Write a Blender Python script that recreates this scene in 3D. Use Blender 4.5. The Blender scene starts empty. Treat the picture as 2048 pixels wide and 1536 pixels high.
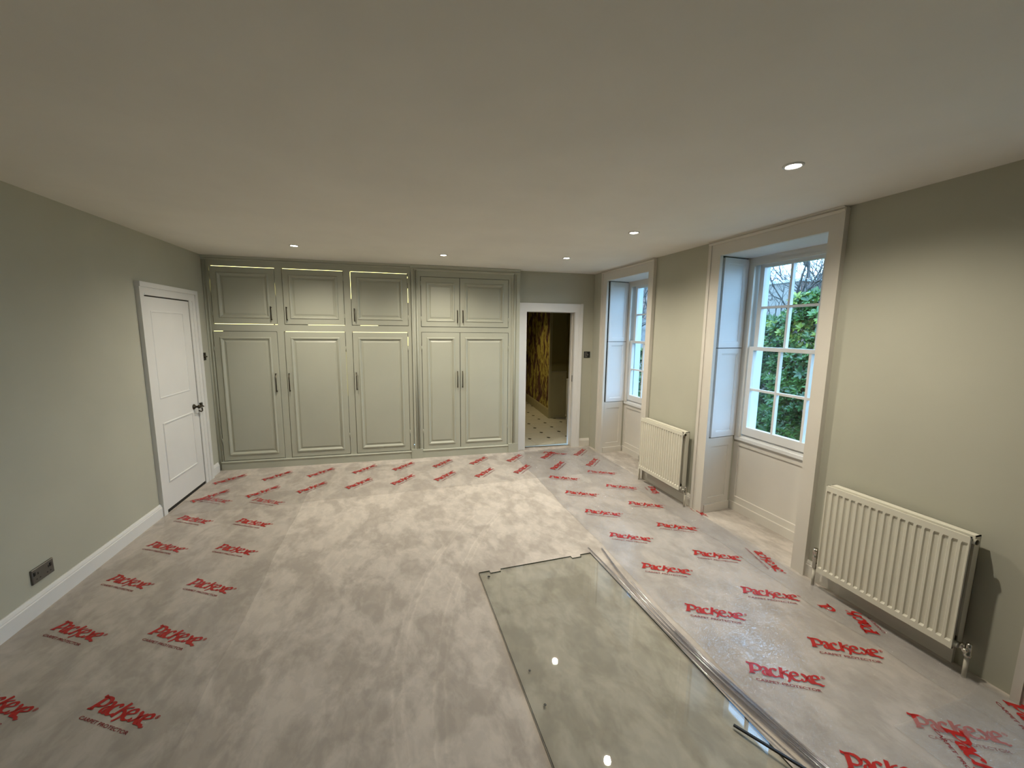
import bpy, bmesh, math, random
from math import sin, cos, pi, atan, radians
from mathutils import Vector, Matrix

random.seed(7)
C = bpy.context.scene.collection
S = bpy.context.scene

# ------------------------------------------------------------------ camera
cam_d = bpy.data.cameras.new('camera')
cam = bpy.data.objects.new('camera', cam_d)
C.objects.link(cam)
cam_d.sensor_fit = 'HORIZONTAL'
cam_d.sensor_width = 36.0
cam_d.lens = 36.0 * 790.767 / 2048.0
cam_d.clip_start = 0.05
cam_d.clip_end = 200
Rv, Uv, Fv = Vector((0.95756, -0.28802, 0.01079)), Vector((0.02869, 0.1325, 0.99077)), Vector((0.28679, 0.94841, -0.13514))
cam.matrix_world = Matrix(((Rv.x, Uv.x, -Fv.x, 0.0), (Rv.y, Uv.y, -Fv.y, 0.0), (Rv.z, Uv.z, -Fv.z, 1.636), (0, 0, 0, 1)))
S.camera = cam

# ------------------------------------------------------------------ world, exposure
w = bpy.data.worlds.new('overcast_sky')
S.world = w
w.use_nodes = True
nt = w.node_tree
nt.nodes.clear()
wo = nt.nodes.new('ShaderNodeOutputWorld')
bg = nt.nodes.new('ShaderNodeBackground')
tc = nt.nodes.new('ShaderNodeTexCoord')
nz = nt.nodes.new('ShaderNodeTexNoise')
nz.inputs['Scale'].default_value = 3.0
nz.inputs['Detail'].default_value = 5.0
rp = nt.nodes.new('ShaderNodeValToRGB')
rp.color_ramp.elements[0].position = 0.35
rp.color_ramp.elements[0].color = (0.28, 0.57, 1.0, 1)
rp.color_ramp.elements[1].position = 0.68
rp.color_ramp.elements[1].color = (0.46, 0.73, 1.0, 1)
nt.links.new(tc.outputs['Generated'], nz.inputs['Vector'])
nt.links.new(nz.outputs['Fac'], rp.inputs['Fac'])
nt.links.new(rp.outputs['Color'], bg.inputs['Color'])
bg.inputs['Strength'].default_value = 8.3
nt.links.new(bg.outputs[0], wo.inputs[0])

S.view_settings.view_transform = 'Standard'
S.view_settings.look = 'None'
S.view_settings.exposure = 0.0
S.view_settings.gamma = 1.0
S.view_settings.use_curve_mapping = False
cy = S.cycles
cy.use_denoising = True
cy.sample_clamp_indirect = 6.0
cy.max_bounces = 12
cy.diffuse_bounces = 6
cy.transparent_max_bounces = 20
cy.caustics_reflective = False
cy.caustics_refractive = False

SPOT_POWER = 105.0
SPOT_COLOR = (1.0, 0.91, 0.755)
WINDOW_DY = (0.0, 1.83, -2.03)
XR = 2.669

# ------------------------------------------------------------------ materials
def new_mat(name):
    m = bpy.data.materials.new(name)
    m.use_nodes = True
    m.node_tree.nodes.clear()
    out = m.node_tree.nodes.new('ShaderNodeOutputMaterial')
    return m, m.node_tree, out

def N(t, kind, **kw):
    n = t.nodes.new(kind)
    for k, v in kw.items():
        if k in n.inputs:
            n.inputs[k].default_value = v
        else:
            setattr(n, k, v)
    return n

def painted(name, col, rough=0.5, bump=0.02, bscale=180.0, var=0.03, spec=0.4, metal=0.0):
    m, t, o = new_mat(name)
    b = N(t, 'ShaderNodeBsdfPrincipled', Roughness=rough, Metallic=metal)
    b.inputs['Specular IOR Level'].default_value = spec
    c = N(t, 'ShaderNodeTexCoord')
    n = N(t, 'ShaderNodeTexNoise', Scale=bscale, Detail=3.0)
    t.links.new(c.outputs['Object'], n.inputs['Vector'])
    n2 = N(t, 'ShaderNodeTexNoise', Scale=2.3, Detail=3.0)
    t.links.new(c.outputs['Object'], n2.inputs['Vector'])
    r = N(t, 'ShaderNodeValToRGB')
    r.color_ramp.elements[0].position = 0.3
    r.color_ramp.elements[1].position = 0.7
    r.color_ramp.elements[0].color = tuple(x * (1 - var) for x in col) + (1,)
    r.color_ramp.elements[1].color = tuple(min(1, x * (1 + var)) for x in col) + (1,)
    t.links.new(n2.outputs['Fac'], r.inputs['Fac'])
    t.links.new(r.outputs['Color'], b.inputs['Base Color'])
    if bump:
        bp = N(t, 'ShaderNodeBump', Strength=bump, Distance=0.002)
        t.links.new(n.outputs['Fac'], bp.inputs['Height'])
        t.links.new(bp.outputs['Normal'], b.inputs['Normal'])
    t.links.new(b.outputs[0], o.inputs[0])
    return m

def emitter(name, col, s):
    m, t, o = new_mat(name)
    e = N(t, 'ShaderNodeEmission', Color=col + (1,), Strength=s)
    t.links.new(e.outputs[0], o.inputs[0])
    return m

M = {}
M['wall'] = painted('wall_paint', (0.44, 0.435, 0.355), 0.8, 0.12, 420)
M['ceil'] = painted('ceiling_paint', (0.79, 0.77, 0.715), 0.9, 0.06, 300)
M['trim'] = painted('trim_paint', (0.63, 0.60, 0.54), 0.42)
M['white'] = painted('white_gloss_paint', (0.70, 0.70, 0.685), 0.38)
M['cup'] = painted('cupboard_paint', (0.405, 0.413, 0.340), 0.42, 0.05, 120)
M['shutter'] = painted('shutter_paint', (0.72, 0.73, 0.74), 0.45)
M['rad'] = painted('radiator_enamel', (0.66, 0.64, 0.545), 0.32, 0.0)
M['chrome'] = painted('chrome', (0.55, 0.52, 0.46), 0.22, 0.0, metal=1.0)
M['bronze'] = painted('dark_bronze', (0.055, 0.045, 0.03), 0.35, 0.0, metal=0.8)
M['pewter'] = painted('pewter_plate', (0.16, 0.155, 0.14), 0.38, 0.02, metal=0.7)
M['black'] = painted('black_plastic', (0.012, 0.012, 0.012), 0.3, 0.0)
M['blackgap'] = painted('dark_cavity', (0.02, 0.018, 0.015), 0.9, 0.0)  # near-black colour that paints shade into door, shutter and wardrobe gaps
M['pipe'] = painted('painted_pipe', (0.62, 0.59, 0.50), 0.4, 0.0)
M['stone'] = painted('painted_masonry', (0.62, 0.68, 0.70), 0.8, 0.2, 60)
M['tile'] = painted('cream_tile', (0.60, 0.57, 0.46), 0.25, 0.0)
M['tileblack'] = painted('black_tile', (0.02, 0.018, 0.015), 0.25, 0.0)
M['grout'] = painted('tile_grout', (0.42, 0.39, 0.30), 0.9, 0.0)
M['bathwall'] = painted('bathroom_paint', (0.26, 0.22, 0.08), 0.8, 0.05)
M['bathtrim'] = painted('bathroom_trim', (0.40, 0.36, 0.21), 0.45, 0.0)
M['lamp'] = emitter('lamp_glow', (1.0, 0.93, 0.78), 40.0)
M['led'] = emitter('led_strip_glow', (1.0, 0.88, 0.34), 4.5)  # emissive colour imitating light that leaks round the wardrobe doors
M['ink'] = painted('red_ink', (0.36, 0.016, 0.014), 0.35, 0.0, spec=0.3)
M['ink2'] = painted('dark_red_ink', (0.20, 0.020, 0.025), 0.35, 0.0, spec=0.3)
M['edge'] = painted('glass_edge', (0.03, 0.045, 0.03), 0.2, 0.0)

# carpet : short velvet pile with brushed patches
m, t, o = new_mat('beige_carpet')
b = N(t, 'ShaderNodeBsdfPrincipled', Roughness=0.95)
b.inputs['Specular IOR Level'].default_value = 0.1
b.inputs['Sheen Weight'].default_value = 0.15
c = N(t, 'ShaderNodeTexCoord')
n1 = N(t, 'ShaderNodeTexNoise', Scale=4.6, Detail=5.0, Roughness=0.60, Distortion=0.30)
n2 = N(t, 'ShaderNodeTexNoise', Scale=15.0, Detail=4.0, Roughness=0.6, Distortion=0.5)
n3 = N(t, 'ShaderNodeTexNoise', Scale=900.0, Detail=2.0)
mp = N(t, 'ShaderNodeMapping')
mp.inputs['Rotation'].default_value = (0, 0, 0.5)
mp.inputs['Scale'].default_value = (1.0, 0.62, 1.0)
t.links.new(c.outputs['Object'], mp.inputs['Vector'])
for nn in (n1, n2):
    t.links.new(mp.outputs[0], nn.inputs['Vector'])
t.links.new(c.outputs['Object'], n3.inputs['Vector'])
r1 = N(t, 'ShaderNodeValToRGB')
r1.color_ramp.elements[0].position = 0.44
r1.color_ramp.elements[1].position = 0.55
r1.color_ramp.elements[0].color = (0.395, 0.352, 0.308, 1)
r1.color_ramp.elements[1].color = (0.500, 0.450, 0.398, 1)
r2 = N(t, 'ShaderNodeValToRGB')
r2.color_ramp.elements[0].position = 0.42
r2.color_ramp.elements[1].position = 0.60
r2.color_ramp.elements[0].color = (0.91, 0.91, 0.90, 1)
r2.color_ramp.elements[1].color = (1.04, 1.04, 1.03, 1)
mx = N(t, 'ShaderNodeMix', data_type='RGBA', blend_type='MULTIPLY')
mx.inputs[0].default_value = 1.0
t.links.new(n1.outputs['Fac'], r1.inputs['Fac'])
t.links.new(n2.outputs['Fac'], r2.inputs['Fac'])
t.links.new(r1.outputs['Color'], mx.inputs[6])
t.links.new(r2.outputs['Color'], mx.inputs[7])
# faint double wheel tracks pressed into the pile
sp = N(t, 'ShaderNodeSeparateXYZ')
t.links.new(c.outputs['Object'], sp.inputs[0])
def mth(op, a, b_=None, c_=None):
    n = N(t, 'ShaderNodeMath', operation=op)
    for i, q in enumerate((a, b_, c_)):
        if q is None: continue
        if isinstance(q, (int, float)): n.inputs[i].default_value = q
        else: t.links.new(q, n.inputs[i])
    return n.outputs[0]
tt = mth('SUBTRACT', sp.outputs['Y'], 1.78)
track = None
for ca, aa, ba in ((-.015, .081, .2376), (.1866, .191, .185), (-.62, .02, .16)):
    curve = mth('MULTIPLY_ADD', mth('MULTIPLY_ADD', tt, ba, aa), tt, ca)
    wob = mth('MULTIPLY_ADD', n2.outputs['Fac'], .05, -.025)
    dist = mth('ABSOLUTE', mth('SUBTRACT', mth('ADD', sp.outputs['X'], wob), curve))
    line = mth('ABSOLUTE', mth('SUBTRACT', dist, .022))
    m1 = mth('MULTIPLY', mth('SUBTRACT', 1.0, mth('MINIMUM', mth('DIVIDE', line, .011), 1.0)), .13 if ca > -.5 else .06)
    track = m1 if track is None else mth('MAXIMUM', track, m1)
inr = mth('MULTIPLY', mth('LESS_THAN', mth('ABSOLUTE', mth('SUBTRACT', tt, .35)), 1.15), n1.outputs['Fac'])
gain = mth('MULTIPLY_ADD', mth('MULTIPLY', track, inr), 1.6, 1.0)
sc2 = N(t, 'ShaderNodeVectorMath', operation='SCALE')
t.links.new(mx.outputs[2], sc2.inputs[0])
t.links.new(gain, sc2.inputs[3])
t.links.new(sc2.outputs[0], b.inputs['Base Color'])
bp = N(t, 'ShaderNodeBump', Strength=0.25, Distance=0.004)
t.links.new(n3.outputs['Fac'], bp.inputs['Height'])
t.links.new(bp.outputs['Normal'], b.inputs['Normal'])
t.links.new(b.outputs[0], o.inputs[0])
M['carpet'] = m

def schlick(t, f0, normal=None, boost=1.0, graze=1.0):
    """two-sided reflectance: f0 + (1 - f0) (1 - |N.I|)^5"""
    g = N(t, 'ShaderNodeNewGeometry')
    d = N(t, 'ShaderNodeVectorMath', operation='DOT_PRODUCT')
    t.links.new(g.outputs['Incoming'], d.inputs[0])
    t.links.new(normal if normal else g.outputs['Normal'], d.inputs[1])
    ab = N(t, 'ShaderNodeMath', operation='ABSOLUTE')
    t.links.new(d.outputs['Value'], ab.inputs[0])
    on = N(t, 'ShaderNodeMath', operation='SUBTRACT', use_clamp=True)
    on.inputs[0].default_value = 1.0
    t.links.new(ab.outputs[0], on.inputs[1])
    pw = N(t, 'ShaderNodeMath', operation='POWER')
    pw.inputs[1].default_value = 5.0
    t.links.new(on.outputs[0], pw.inputs[0])
    ma = N(t, 'ShaderNodeMath', operation='MULTIPLY_ADD', use_clamp=True)
    ma.inputs[1].default_value = (1 - f0 * boost) * graze
    ma.inputs[2].default_value = f0 * boost
    t.links.new(pw.outputs[0], ma.inputs[0])
    return ma.outputs[0]

def film(name, tint, haze, wr, rough, ior=1.45, boost=1.0, fine=22.0):
    """thin clear polythene: transparent, fresnel gloss from wrinkled normals, a little white haze"""
    m, t, o = new_mat(name)
    c = N(t, 'ShaderNodeTexCoord')
    a = N(t, 'ShaderNodeTexNoise', Scale=fine, Detail=3.0, Roughness=0.5, Distortion=2.6)
    v = N(t, 'ShaderNodeTexVoronoi', Scale=7.0, feature='DISTANCE_TO_EDGE')
    s = N(t, 'ShaderNodeTexNoise', Scale=1.5, Detail=2.0)
    for q in (a, s):
        t.links.new(c.outputs['Object'], q.inputs['Vector'])
    ds = N(t, 'ShaderNodeVectorMath', operation='ADD')
    sc = N(t, 'ShaderNodeVectorMath', operation='SCALE')
    sc.inputs[3].default_value = 0.35
    t.links.new(a.outputs['Color'], sc.inputs[0])
    t.links.new(c.outputs['Object'], ds.inputs[0])
    t.links.new(sc.outputs[0], ds.inputs[1])
    t.links.new(ds.outputs[0], v.inputs['Vector'])
    cr = N(t, 'ShaderNodeMath', operation='MINIMUM')
    cr.inputs[1].default_value = 0.05
    t.links.new(v.outputs['Distance'], cr.inputs[0])
    ad = N(t, 'ShaderNodeMath', operation='MULTIPLY_ADD')
    ad.inputs[1].default_value = 3.0
    t.links.new(cr.outputs[0], ad.inputs[0])
    t.links.new(a.outputs['Fac'], ad.inputs[2])
    ms = N(t, 'ShaderNodeMapRange')
    ms.inputs['From Min'].default_value = 0.35
    ms.inputs['From Max'].default_value = 0.62
    ms.inputs['To Min'].default_value = 0.24 * wr
    ms.inputs['To Max'].default_value = wr
    t.links.new(s.outputs['Fac'], ms.inputs['Value'])
    bp = N(t, 'ShaderNodeBump', Distance=0.0052)
    t.links.new(ms.outputs[0], bp.inputs['Strength'])
    t.links.new(ad.outputs[0], bp.inputs['Height'])
    fac = schlick(t, ((ior - 1) / (ior + 1)) ** 2, bp.outputs['Normal'], boost, 0.45)
    g = N(t, 'ShaderNodeBsdfGlossy', Roughness=rough)
    t.links.new(bp.outputs['Normal'], g.inputs['Normal'])
    tr = N(t, 'ShaderNodeBsdfTransparent', Color=tint + (1,))
    d = N(t, 'ShaderNodeBsdfDiffuse', Color=(0.78, 0.77, 0.78, 1))
    m0 = N(t, 'ShaderNodeMixShader')
    m0.inputs[0].default_value = haze
    t.links.new(tr.outputs[0], m0.inputs[1])
    t.links.new(d.outputs[0], m0.inputs[2])
    m1 = N(t, 'ShaderNodeMixShader')
    t.links.new(fac, m1.inputs[0])
    t.links.new(m0.outputs[0], m1.inputs[1])
    t.links.new(g.outputs[0], m1.inputs[2])
    t.links.new(m1.outputs[0], o.inputs[0])
    return m

M['film_smooth'] = film('smooth_polythene', (0.97, 0.965, 0.96), 0.05, 0.35, 0.06, boost=1.8)
M['film_wrinkled'] = film('wrinkled_polythene', (0.985, 0.983, 0.983), 0.12, 1.0, 0.025, boost=4.2, fine=42.0)

def thin_glass(name, tint, rough=0.0, ior=1.5, boost=1.0):
    m, t, o = new_mat(name)
    fac = schlick(t, ((ior - 1) / (ior + 1)) ** 2, None, boost)
    g = N(t, 'ShaderNodeBsdfGlossy', Roughness=rough)
    tr = N(t, 'ShaderNodeBsdfTransparent', Color=tint + (1,))
    m1 = N(t, 'ShaderNodeMixShader')
    t.links.new(fac, m1.inputs[0])
    t.links.new(tr.outputs[0], m1.inputs[1])
    t.links.new(g.outputs[0], m1.inputs[2])
    t.links.new(m1.outputs[0], o.inputs[0])
    return m

M['pane'] = thin_glass('window_glass', (0.95, 0.97, 0.97))
M['sheet'] = thin_glass('green_sheet_glass', (0.962, 0.973, 0.955), 0.012, 1.55, 1.3)
M['pvc'] = thin_glass('clear_pvc', (0.83, 0.83, 0.85), 0.14, 1.5, 3.0)

# wallpaper : yellow ground with brown and plum botanical blotches
m, t, o = new_mat('botanical_wallpaper')
b = N(t, 'ShaderNodeBsdfPrincipled', Roughness=0.7)
c = N(t, 'ShaderNodeTexCoord')
mp = N(t, 'ShaderNodeMapping')
mp.inputs['Scale'].default_value = (1.0, 1.0, 0.55)
n1 = N(t, 'ShaderNodeTexNoise', Scale=5.5, Detail=2.0, Distortion=0.7)
n2 = N(t, 'ShaderNodeTexNoise', Scale=13.0, Detail=2.0, Distortion=0.8)
t.links.new(c.outputs['Object'], mp.inputs['Vector'])
t.links.new(mp.outputs[0], n1.inputs['Vector'])
t.links.new(mp.outputs[0], n2.inputs['Vector'])
r1 = N(t, 'ShaderNodeValToRGB')
r1.color_ramp.elements[0].position = 0.43
r1.color_ramp.elements[0].color = (0.13, 0.055, 0.05, 1)
r1.color_ramp.elements[1].position = 0.52
r1.color_ramp.elements[1].color = (0.50, 0.43, 0.10, 1)
e = r1.color_ramp.elements.new(0.475)
e.color = (0.24, 0.15, 0.06, 1)
r2 = N(t, 'ShaderNodeValToRGB')
r2.color_ramp.elements[0].position = 0.42
r2.color_ramp.elements[0].color = (0.35, 0.22, 0.20, 1)
r2.color_ramp.elements[1].position = 0.50
r2.color_ramp.elements[1].color = (1, 1, 1, 1)
mx = N(t, 'ShaderNodeMix', data_type='RGBA', blend_type='MULTIPLY')
mx.inputs[0].default_value = 1.0
t.links.new(n1.outputs['Fac'], r1.inputs['Fac'])
t.links.new(n2.outputs['Fac'], r2.inputs['Fac'])
t.links.new(r1.outputs['Color'], mx.inputs[6])
t.links.new(r2.outputs['Color'], mx.inputs[7])
t.links.new(mx.outputs[2], b.inputs['Base Color'])
t.links.new(b.outputs[0], o.inputs[0])
M['wallpaper'] = m

def noisy(name, c1, c2, scale, rough=0.8, bump=0.4, dist=0.02, brick=False):
    m, t, o = new_mat(name)
    b = N(t, 'ShaderNodeBsdfPrincipled', Roughness=rough)
    c = N(t, 'ShaderNodeTexCoord')
    n = N(t, 'ShaderNodeTexNoise', Scale=scale, Detail=6.0, Roughness=0.65)
    t.links.new(c.outputs['Object'], n.inputs['Vector'])
    r = N(t, 'ShaderNodeValToRGB')
    r.color_ramp.elements[0].position = 0.38
    r.color_ramp.elements[1].position = 0.62
    r.color_ramp.elements[0].color = c1 + (1,)
    r.color_ramp.elements[1].color = c2 + (1,)
    t.links.new(n.outputs['Fac'], r.inputs['Fac'])
    col = r.outputs['Color']
    h = n.outputs['Fac']
    if brick:
        k = N(t, 'ShaderNodeTexBrick')
        mpp = N(t, 'ShaderNodeMapping')
        mpp.inputs['Rotation'].default_value = (radians(90), 0, radians(90))
        t.links.new(c.outputs['Object'], mpp.inputs['Vector'])
        t.links.new(mpp.outputs[0], k.inputs['Vector'])
        k.inputs['Scale'].default_value = 1.0
        k.inputs['Brick Width'].default_value = 0.225
        k.inputs['Row Height'].default_value = 0.075
        k.inputs['Mortar Size'].default_value = 0.008
        k.inputs['Mortar'].default_value = (0.30, 0.28, 0.25, 1)
        t.links.new(col, k.inputs['Color1'])
        k.inputs['Color2'].default_value = c1 + (1,)
        col = k.outputs['Color']
        h = k.outputs['Fac']
    t.links.new(col, b.inputs['Base Color'])
    bp = N(t, 'ShaderNodeBump', Strength=bump, Distance=dist)
    t.links.new(h, bp.inputs['Height'])
    t.links.new(bp.outputs['Normal'], b.inputs['Normal'])
    t.links.new(b.outputs[0], o.inputs[0])
    return m

M['leaf'] = noisy('evergreen_leaf', (0.020, 0.065, 0.022), (0.085, 0.185, 0.040), 3.0, 0.26, 0.1)
M['leaf2'] = noisy('young_leaf', (0.14, 0.21, 0.03), (0.26, 0.32, 0.06), 5.0, 0.3, 0.1)
M['bark'] = noisy('bark', (0.05, 0.045, 0.04), (0.13, 0.12, 0.11), 12.0)
M['brick'] = noisy('old_brick', (0.16, 0.085, 0.065), (0.24, 0.15, 0.12), 2.0, brick=True)
M['rubble'] = noisy('grey_stone', (0.10, 0.095, 0.09), (0.24, 0.22, 0.21), 3.0, 0.9, 0.8, 0.08)
M['slate'] = noisy('slate', (0.12, 0.13, 0.15), (0.20, 0.21, 0.23), 8.0)
M['lawn'] = noisy('lawn', (0.02, 0.04, 0.012), (0.05, 0.08, 0.02), 20.0)
M['render'] = noisy('white_render', (0.55, 0.60, 0.62), (0.66, 0.70, 0.72), 4.0, 0.9, 0.1)

# ------------------------------------------------------------------ helpers
class MB:
    """collects shapes; build() links them as ONE mesh object"""
    def __init__(self):
        self.v, self.f, self.mi, self.sm = [], [], [], []

    def face(self, idx, mi=0, sm=False):
        self.f.append(tuple(idx)); self.mi.append(mi); self.sm.append(sm)

    def poly(self, pts, mi=0):
        k = len(self.v)
        self.v += [tuple(p) for p in pts]
        self.face(range(k, k + len(pts)), mi)

    def box(self, x0, x1, y0, y1, z0, z1, mi=0):
        k = len(self.v)
        self.v += [(x0, y0, z0), (x1, y0, z0), (x1, y1, z0), (x0, y1, z0), (x0, y0, z1), (x1, y0, z1), (x1, y1, z1), (x0, y1, z1)]
        for q in ((0, 3, 2, 1), (4, 5, 6, 7), (0, 1, 5, 4), (1, 2, 6, 5), (2, 3, 7, 6), (3, 0, 4, 7)):
            self.face([k + i for i in q], mi)
        return self

    def bev(self, x0, x1, y0, y1, z0, z1, r=0.003, mi=0):
        """box with its vertical and horizontal front edges (towards -y) chamfered"""
        k = len(self.v)
        a = [(x0, y1, z0), (x1, y1, z0), (x1, y1, z1), (x0, y1, z1)]
        bb = [(x0, y0 + r, z0), (x1, y0 + r, z0), (x1, y0 + r, z1), (x0, y0 + r, z1)]
        cc = [(x0 + r, y0, z0 + r), (x1 - r, y0, z0 + r), (x1 - r, y0, z1 - r), (x0 + r, y0, z1 - r)]
        self.v += a + bb + cc
        self.face([k + 3, k + 2, k + 1, k], mi)
        for o_ in (0, 4):
            for i in range(4):
                j = (i + 1) % 4
                self.face([k + o_ + i, k + o_ + j, k + o_ + 4 + j, k + o_ + 4 + i], mi)
        self.face([k + 8, k + 9, k + 10, k + 11], mi)
        return self

    def panel(self, x0, x1, z0, z1, prof, mi=0):
        """concentric rectangular loops: prof = [(inset, out)], out towards -y; last loop is capped"""
        k = len(self.v)
        for ins, out in prof:
            self.v += [(x0 + ins, -out, z0 + ins), (x1 - ins, -out, z0 + ins), (x1 - ins, -out, z1 - ins), (x0 + ins, -out, z1 - ins)]
        for l in range(len(prof) - 1):
            for i in range(4):
                j = (i + 1) % 4
                self.face([k + 4 * l + i, k + 4 * l + j, k + 4 * l + 4 + j, k + 4 * l + 4 + i], mi)
        l = 4 * (len(prof) - 1)
        self.face([k + l, k + l + 1, k + l + 2, k + l + 3], mi)
        return self

    def frame(self, x0, x1, z0, z1, wl, wr, wb, wt, y0, y1, mi=0):
        """rectangular frame of four boards"""
        self.box(x0, x0 + wl, y0, y1, z0, z1, mi); self.box(x1 - wr, x1, y0, y1, z0, z1, mi)
        if wb: self.box(x0 + wl, x1 - wr, y0, y1, z0, z0 + wb, mi)
        if wt: self.box(x0 + wl, x1 - wr, y0, y1, z1 - wt, z1, mi)
        return self

    def extrude_x(self, prof, x0, x1, mi=0, sm=False):
        """profile [(y, z)] (closed) swept along x with end caps"""
        k = len(self.v); n = len(prof)
        self.v += [(x0, y, z) for y, z in prof] + [(x1, y, z) for y, z in prof]
        for i in range(n):
            j = (i + 1) % n
            self.face([k + i, k + j, k + n + j, k + n + i], mi, sm)
        self.face([k + i for i in reversed(range(n))], mi)
        self.face([k + n + i for i in range(n)], mi)
        return self

    def extrude_z(self, prof, z0, z1, mi=0):
        k = len(self.v); n = len(prof)
        self.v += [(x, y, z0) for x, y in prof] + [(x, y, z1) for x, y in prof]
        for i in range(n):
            j = (i + 1) % n
            self.face([k + i, k + j, k + n + j, k + n + i], mi)
        self.face([k + i for i in reversed(range(n))], mi)
        self.face([k + n + i for i in range(n)], mi)
        return self

    def tube(self, pts, rad, seg=8, mi=0, caps=True):
        pts = [Vector(p) for p in pts]
        rs = rad if isinstance(rad, (list, tuple)) else [rad] * len(pts)
        k = len(self.v)
        up = Vector((0, 0, 1))
        for i, p in enumerate(pts):
            d = (pts[min(i + 1, len(pts) - 1)] - pts[max(i - 1, 0)]).normalized()
            a = d.cross(up)
            if a.length < 0.05: a = d.cross(Vector((1, 0, 0)))
            a.normalize(); b_ = a.cross(d)
            for s in range(seg):
                an = 2 * pi * s / seg
                self.v.append(tuple(p + (a * cos(an) + b_ * sin(an)) * rs[i]))
        for i in range(len(pts) - 1):
            for s in range(seg):
                s2 = (s + 1) % seg
                self.face([k + i * seg + s, k + i * seg + s2, k + (i + 1) * seg + s2, k + (i + 1) * seg + s], mi, True)
        if caps:
            self.face([k + s for s in range(seg)], mi)
            q = k + (len(pts) - 1) * seg
            self.face([q + s for s in reversed(range(seg))], mi)
        return self

    def disc(self, c, r, seg=24, mi=0, up=1):
        k = len(self.v)
        self.v += [(c[0] + r * cos(2 * pi * i / seg), c[1] + r * sin(2 * pi * i / seg), c[2]) for i in range(seg)]
        ids = [k + i for i in range(seg)]
        self.face(ids if up > 0 else ids[::-1], mi)
        return self

    def lathe(self, prof, c=(0, 0, 0), seg=24, mi=0, axis='z'):
        """prof = [(r, h)]"""
        k = len(self.v)
        for r, h in prof:
            for s in range(seg):
                a = 2 * pi * s / seg
                x, y, z = r * cos(a), r * sin(a), h
                if axis == 'y': x, y, z = r * cos(a), -h, r * sin(a)
                if axis == 'x': x, y, z = h, r * cos(a), r * sin(a)
                self.v.append((c[0] + x, c[1] + y, c[2] + z))
        for i in range(len(prof) - 1):
            for s in range(seg):
                s2 = (s + 1) % seg
                self.face([k + i * seg + s, k + i * seg + s2, k + (i + 1) * seg + s2, k + (i + 1) * seg + s], mi, True)
        return self

    def mesh(self, name, mats):
        me = bpy.data.meshes.new(name)
        me.from_pydata(self.v, [], self.f)
        for q in (mats if isinstance(mats, (list, tuple)) else [mats]):
            me.materials.append(q)
        me.polygons.foreach_set('material_index', self.mi)
        me.polygons.foreach_set('use_smooth', self.sm)
        me.validate()
        bm = bmesh.new(); bm.from_mesh(me)
        bmesh.ops.recalc_face_normals(bm, faces=bm.faces)
        bm.to_mesh(me); bm.free()
        me.update()
        return me

    def build(self, name, mats, parent=None, loc=None, rz=0.0):
        return link(name, self.mesh(name, mats), parent, loc, rz)

def split(mb, name, mat, parent, label=None):
    """every separate piece of mb as an object of its own"""
    par = list(range(len(mb.v)))
    def find(a):
        while par[a] != a:
            par[a] = par[par[a]]; a = par[a]
        return a
    for q in mb.f:
        for i in q[1:]:
            par[find(i)] = find(q[0])
    isl = {}
    for fi, q in enumerate(mb.f):
        isl.setdefault(find(q[0]), []).append(fi)
    out = []
    for fs in isl.values():
        m2 = MB(); mp_ = {}
        for fi in fs:
            for i in mb.f[fi]:
                if i not in mp_:
                    mp_[i] = len(m2.v); m2.v.append(mb.v[i])
            m2.face([mp_[i] for i in mb.f[fi]], mb.mi[fi], mb.sm[fi])
        o_ = m2.build(name, mat, parent)
        if label: o_['label'] = label
        out.append(o_)
    return out

def link(name, me, parent=None, loc=None, rz=0.0):
    o_ = bpy.data.objects.new(name, me)
    C.objects.link(o_)
    if parent: o_.parent = parent
    if loc: o_.location = loc
    if rz: o_.rotation_euler = (0, 0, rz)
    return o_

def tag(o_, label, cat, group=None, kind=None):
    o_['label'] = label
    o_['category'] = cat
    if group: o_['group'] = group
    if kind: o_['kind'] = kind
    return o_

def empty(name, loc, rz, label, cat, group=None, kind=None):
    o_ = bpy.data.objects.new(name, None)
    C.objects.link(o_)
    o_.empty_display_size = 0.05
    o_.location = loc
    o_.rotation_euler = (0, 0, rz)
    return tag(o_, label, cat, group, kind)

def copy_tree(src, parent=None):
    c_ = src.copy()
    C.objects.link(c_)
    if parent: c_.parent = parent
    for ch in list(src.children):
        copy_tree(ch, c_)
    return c_

# ------------------------------------------------------------------ room plan
H = 2.40
AL = 0.02154                     # left wall leans by this much in x per metre of y
XL0 = -2.0496
AB, YB = -0.05447, 5.0435        # cupboard front : y = YB + AB x
AD, YD = -0.06691, 5.1553        # doorway wall
xl = lambda y: XL0 + AL * y
yc = lambda x: YB + AB * x
yd = lambda x: YD + AD * x
ROT_L = pi / 2 - atan(AL)        # local +x runs away from camera along left wall, local -y faces room
ROT_B = atan(AB)
ROT_D = atan(AD)
ROT_R = -pi / 2                  # local +x runs towards camera along right wall, local -y faces room
NEAR = -2.6

def st(name, mb, mat, label, cat, **kw):
    return tag(mb.build(name, mat, **kw), label, cat, kind='structure')

f = MB()
f.poly([(-2.5, NEAR - .1, 0), (3.35, NEAR - .1, 0), (3.35, 4.99, 0), (2.397, yd(2.397) + .06, 0), (1.714, yd(1.714) + .06, 0), (1.55, 5.6, 0), (-2.5, 5.7, 0)])
f.poly([(-2.5, NEAR - .1, -.12), (-2.5, 5.7, -.12), (1.55, 5.6, -.12), (1.714, yd(1.714) + .06, -.12), (2.397, yd(2.397) + .06, -.12), (3.35, 4.99, -.12), (3.35, NEAR - .1, -.12)])
st('floor', f, M['carpet'], 'beige velvet pile carpet covering the whole bedroom floor', 'floor')

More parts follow.
